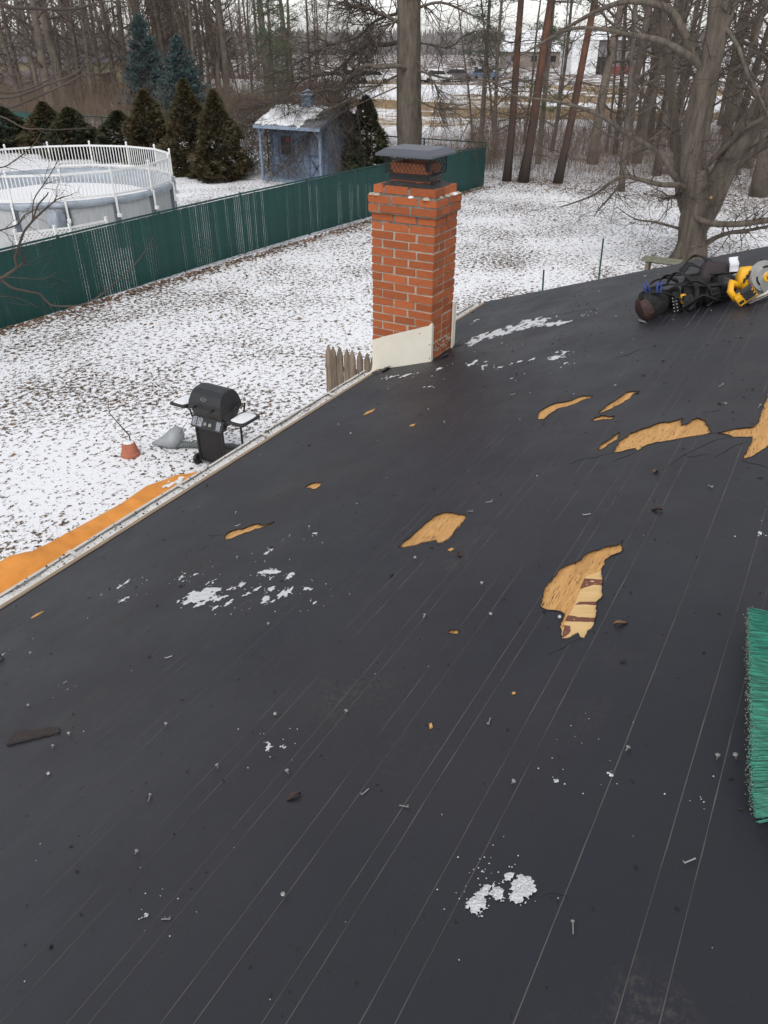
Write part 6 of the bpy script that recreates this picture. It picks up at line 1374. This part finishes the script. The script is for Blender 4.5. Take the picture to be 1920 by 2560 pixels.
# dark pines in the background
r = random.Random(77)
for k, (px, dd, H, W, lab) in enumerate(((-.127, 62, 12, 2.2, 'dark green pine standing behind the shed among bare branches'), (-.105, 70, 13, 2.6, 'dark green pine just behind another pine beyond the shed'), (.115, 46, 11, 1.8, 'sparse green pine behind the straight trunked tree'), (.185, 40, 9, 1.4, 'sparse green pine sapling beside the reddish pine trunks'))):
    p = at(px, dd); t = thing('white_pine', lab, 'tree', tuple(p)); tm = MB().tube([p - Vector((0, 0, .2)), p + Vector((0, 0, H))], [.16, .03], 7); tw = MB(); nd = MB()
    lo = (1.2, 1.2, 3.6, 2.3)[k]; nb_ = (110, 110, 60, 26)[k]
    for q in range(nb_):
        z = lo + (H - lo) * r.random(); a = r.uniform(0, 6.28); L = W * (1 - .6 * z / H) * r.uniform(.5, 1.1); d = Vector((math.cos(a), math.sin(a), r.uniform(-.1, .35))).normalized(); b = p + Vector((0, 0, z)); e = b + d * L
        tw.tube([b, e], [.02, .006], 3, cap=False)
        for c_ in range(24):
            m_ = b.lerp(e, r.uniform(.25, 1.08)) + Vector((r.gauss(0, .2), r.gauss(0, .2), r.gauss(0, .1)))
            for f in range(8):
                v = Vector((r.gauss(0, 1), r.gauss(0, 1), r.gauss(.2, 1))).normalized() * r.uniform(.10, .20); w_ = v.orthogonal().normalized() * .015
                nd.add([m_ + w_, m_ - w_, m_ + v], [(0, 1, 2)])
    tm.build('trunk', BARKF, t); tw.build('branches', BARKF, t, kind='stuff'); nd.build('needles', PINE, t)
# brush: thickets of thin stems (uncountable)
def brush(name, n, u0, u1, d0, d1, h0, h1, mat, label, cat, wmul=1.):
    r = random.Random(len(name) + n); mb = MB()
    for i in range(n):
        dd = r.uniform(d0, d1); p = at(r.uniform(u0, u1), dd)
        if p.x < 32.5 + noise.noise((p.y * .2, 0, 0)) * 1.0 and p.y < 44: continue
        if 26 < p.x < 34 and p.y > 12.5 and p.y < 45: continue
        if name == 'field_grass' and noise.noise((p.x * .05, p.y * .10, 3)) + .4 * noise.noise((p.x * .3, p.y * .3, 1)) < .08: continue
        h = r.uniform(h0, h1); q = p + Vector((r.gauss(0, .22) * h, r.gauss(0, .22) * h, h)); w_ = .0035 * wmul * (dd / 38); m_ = p.lerp(q, .55) + Vector((r.gauss(0, .06), r.gauss(0, .06), 0)) * h
        wv = RT_ * w_
        mb.add([p - wv, p + wv, m_ + wv * .7, m_ - wv * .7, q], [(0, 1, 2, 3), (3, 2, 4)])
        for k in range(4):
            b = p.lerp(m_, r.uniform(.35, 1)) if k < 2 else m_.lerp(q, r.random()); v = Vector((r.gauss(0, .5), r.gauss(0, .5), r.uniform(.1, .8))) * h * .35
            mb.add([b - wv * .5, b + wv * .5, b + v], [(0, 1, 2)])
    tag(mb.build(name, mat), label, cat, kind='stuff')
brush('woodland_brush', 10500, .10, .60, 34, 54, .3, 2.3, BRUSHM, 'brown leafless brush under the trees beyond the lawn', 'brush')
brush('far_brush', 14000, -.55, -.05, 50, 92, .6, 3.2, BRUSHM, 'brown leafless thicket under the woods behind the spruces', 'brush', 1.6)
brush('yard_edge_brush', 3500, -.12, .14, 37, 44, .3, 1.3, BRUSHM, 'brown brush behind the back fence and the blue shed', 'brush')
brush('field_grass', 9000, -.42, .5, 47, 110, .2, .6, GRASSM, 'tan dry grass standing in the snowy field', 'grass', 2.6)
# leafless bush with snow between shed and cedars
r = random.Random(3)
for (x, y, s, lab) in ((30.2, 22.9, 1.0, 'leafless dark bush beside the porch post of the blue shed'), (30.0, 24.6, .8, 'leafless dark bush between the cedar shrub and the blue shed')):
    t = thing('bare_bush', lab, 'bush', (x, y, 0)); mb = MB(); lf = MB()
    for k in range(26): grow(mb, r, (x + r.gauss(0, .25), y + r.gauss(0, .25), 0), (r.gauss(0, .5), r.gauss(0, .5), 1), r.uniform(1, 2.1) * s, .014, 2, 0, .18, 5)
    for k in range(1600):
        a = r.uniform(0, 6.28); q = Vector((x + math.cos(a) * r.uniform(0, .9), y + math.sin(a) * r.uniform(0, .9), r.uniform(.1, 1.9 * s))); v = Vector((r.gauss(0, 1), r.gauss(0, 1), r.gauss(0, 1))).normalized() * .07; lf.add([q, q + v, q + v.orthogonal() * .6], [(0, 1, 2)])
    mb.build('stems', TWIG, t); lf.build('leaves', CEDARG, t)
# fallen log in the woodland edge
p = at(.365, 36.5); o = MB().tube([p + Vector((-.3, 1.0, .12)), p + Vector((0, -.2, .16)), p + Vector((.3, -2.2, .2))], [.09, .11, .08], 8).build('fallen_log', BARKF, None, loc=tuple(p)); tag(o, 'fallen grey log lying in the brush behind the many-stemmed tree', 'log')
# far-off wood on the horizon
r = random.Random(6); mb = MB()
for i in range(9000):
    dd = r.uniform(330, 520); p = at(r.uniform(-.75, .8), dd); h = r.uniform(4, 9.5); w_ = RT_ * r.uniform(.1, .5)
    mb.add([p - w_, p + w_, p + w_ * 2.4 + Vector((0, 0, h * .6)), p - w_ * 2.4 + Vector((0, 0, h * .55)), p + Vector((r.gauss(0, .6), r.gauss(0, .6), h))], [(0, 1, 2, 3), (3, 2, 4)])
tag(mb.build('far_wood', FARW), 'grey far-off wood along the horizon behind the buildings', 'woods', kind='stuff')

# ------------------------------------------------------------------ far buildings and yard clutter
def building(name, label, c, rz, parts, cat='building'):
    t = thing(name, label, cat, c); t.rotation_euler = (0, 0, rz)
    for (pn, ctr, dim, mat) in parts: MB().box(ctr, dim).build(pn, mat, t, world=False)
    return t
def gable(t, L, W, z0, z1, mat, name='roof'):
    o = MB().add([(-L / 2, -W / 2, z0), (L / 2, -W / 2, z0), (L / 2, W / 2, z0), (-L / 2, W / 2, z0), (-L / 2, 0, z1), (L / 2, 0, z1)], [(0, 1, 5, 4), (2, 3, 4, 5), (1, 2, 5), (3, 0, 4), (3, 2, 1, 0)]).build(name, mat, t, world=False)
AZR = R(30)
p = at(.245, 156); t = building('farm_building', 'long metal building with white end, grey wall and red base beyond the field', tuple(p), AZR, [('white_end', (-.2, 4.2, 2.55), (10, 4.4, 5.1), WHITEB), ('grey_wall', (0, -6.2, 3.0), (9.6, 16, 3.9), GREYB), ('red_base', (0, -6.2, .6), (9.7, 16.1, 1.2), REDB), ('sliding_door', (-5.0, 1.3, 1.3), (.3, 1.5, 2.5), BLACKM), ('white_door', (-5.0, -7.0, 1.7), (.3, 3.0, 3.4), WHITEB)])
MB().add([(-5.4, -14.6, 4.9), (5.2, -14.6, 4.9), (5.2, 6.8, 5.05), (-5.4, 6.8, 5.05), (0, -14.6, 6.1), (0, 6.8, 6.2)], [(0, 3, 5, 4), (1, 4, 5, 2), (0, 4, 1), (2, 5, 3), (0, 1, 2, 3)]).build('snowy_roof', SNOW, t, world=False)
for (u, dd, L, W, H, wm, lab, hh) in ((.165, 190, 12, 9, 3.0, TANB, 'low tan house with a snow covered roof behind the field', 4.8), (.155, 225, 9, 8, 4.5, GREYB, 'tall dark grey house standing behind a low tan house', 7.0), (.42, 210, 22, 12, 3.2, WHITEB, 'white building with snowy roof far behind the many-stemmed tree', 6.0)):
    p = at(u, dd); t = building('far_house', lab, tuple(p), AZR + R(90), [('wall', (0, 0, H / 2), (L, W, H), wm)]); gable(t, L + .8, W + .8, H - .1, hh, SNOW)
    for k in range(3): MB().box((-L / 3 + k * L / 3, W / 2 + .02, H * .55), (1.1, .1, 1.1)).build('window', DARKGL, t, world=False)
    MB().box((L * .42, W / 2 + .02, 1.05), (.9, .1, 2.1)).build('door', GREYB, t, world=False)
p = at(-.37, 92); t = building('yellow_building', 'long low pale yellow building seen through the woods', tuple(p), AZR + R(90), [('wall', (0, 0, 1.6), (17, 5, 3.2), YELB)]); gable(t, 17.4, 5.6, 3.1, 3.9, GREYB)
for k in range(4): MB().box((-6 + k * 3.6, 2.52, 1.7), (1.2, .1, 1.0)).build('window', DARKGL, t, world=False)
p = at(-.395, 85); t = building('dark_trailer', 'dark grey trailer parked in front of the pale yellow building', tuple(p), AZR + R(90), [('box_body', (0, 0, 1.55), (5.5, 2.2, 1.9), GREYB), ('chassis', (0, 0, .5), (5.6, 1.8, .2), BLACKM)], 'trailer')
for sx in (-1.2, -.4, .9): MB().lathe([(.36, -.12), (.38, 0), (.36, .12)], (sx, 1.0, .38), 14, 'y').build('wheel', BLACKM, t, world=False)
# snow covered woodpile
wp = thing('wood_pile', 'heap of stacked logs covered with snow at the edge of the woods', 'wood pile', tuple(at(-.175, 78)))
b = at(-.175, 78); r = random.Random(2); lg = MB().tube([(-1.6, 0, 0), (1.6, 0, 0)], .12, 8).mesh('log', BARKF)
for k in range(60):
    q = b + RT_ * r.uniform(-4.5, 4.5) + HD * r.uniform(-1.2, .6); inst('log', lg, wp, q - b + Vector((0, 0, .12 + .2 * (k % 7))), (r.gauss(0, .05), r.gauss(0, .08), R(-60) + r.gauss(0, .25)))
mb = MB(); vs = []
for i in range(25):
    for j in range(7):
        u, v = i / 24 * 2 - 1, j / 6 * 2 - 1; q = b + RT_ * u * 5 + HD * (.5 + v * 1.6); vs.append((q.x, q.y, 1.2 + .9 * (1 - u * u) * (1 - v * v * .8) + .25 * noise.noise((u * 5, v * 3, 1)) - (.5 if abs(v) > .9 else 0)))
mb.add(vs, [(i * 7 + j, i * 7 + 7 + j, i * 7 + 8 + j, i * 7 + 1 + j) for i in range(24) for j in range(6)]); tag(mb.build('wood_pile_snow', SNOW, None, smooth=True), 'white snow lying on top of the log heap', 'snow', kind='stuff')
# parked vehicles far off, snow on top
cars = [(-.055, 118, WHITEB), (-.035, 122, BLUED), (-.01, 119, WHITEB), (.03, 124, WHITEB), (.06, 121, WHITEB), (.085, 125, GREYB), (.115, 128, BLUED)]
for k, (u, dd, m_) in enumerate(cars):
    p = at(u, dd); t = thing('parked_car', '%s car parked beyond the field with snow on its roof' % {id(WHITEB): 'white', id(BLUED): 'blue', id(GREYB): 'grey'}[id(m_)], 'car', tuple(p), '%s cars parked beyond the field' % {id(WHITEB): 'white', id(BLUED): 'blue', id(GREYB): 'grey'}[id(m_)]); t.rotation_euler = (0, 0, R(-60) + r.gauss(0, .25))
    pr = [(-2.2, .35), (2.2, .35), (2.25, .85), (1.3, 1.0), (.7, 1.5), (-1.3, 1.52), (-2.0, 1.0), (-2.25, .9)]
    fixn(MB().prism(pr, lambda x, z, h: Vector((x, h, z)), -.85, .85).build('body', m_, t, world=False, bevel=.06).data)
    MB().prism([(1.15, 1.02), (.68, 1.44), (-1.25, 1.46), (-1.85, 1.02)], lambda x, z, h: Vector((x, h, z)), -.87, .87).build('window', DARKGL, t, world=False)
    for sx in (-1.4, 1.4):
        for sy in (-.8, .8): MB().lathe([(.3, -.1), (.33, 0), (.3, .1)], (sx, sy, .33), 12, 'y').build('wheel', BLACKM, t, world=False)
    MB().box((-.3, 0, 1.56), (1.9, 1.5, .1)).build('roof_snow', SNOW, t, world=False, bevel=.04)
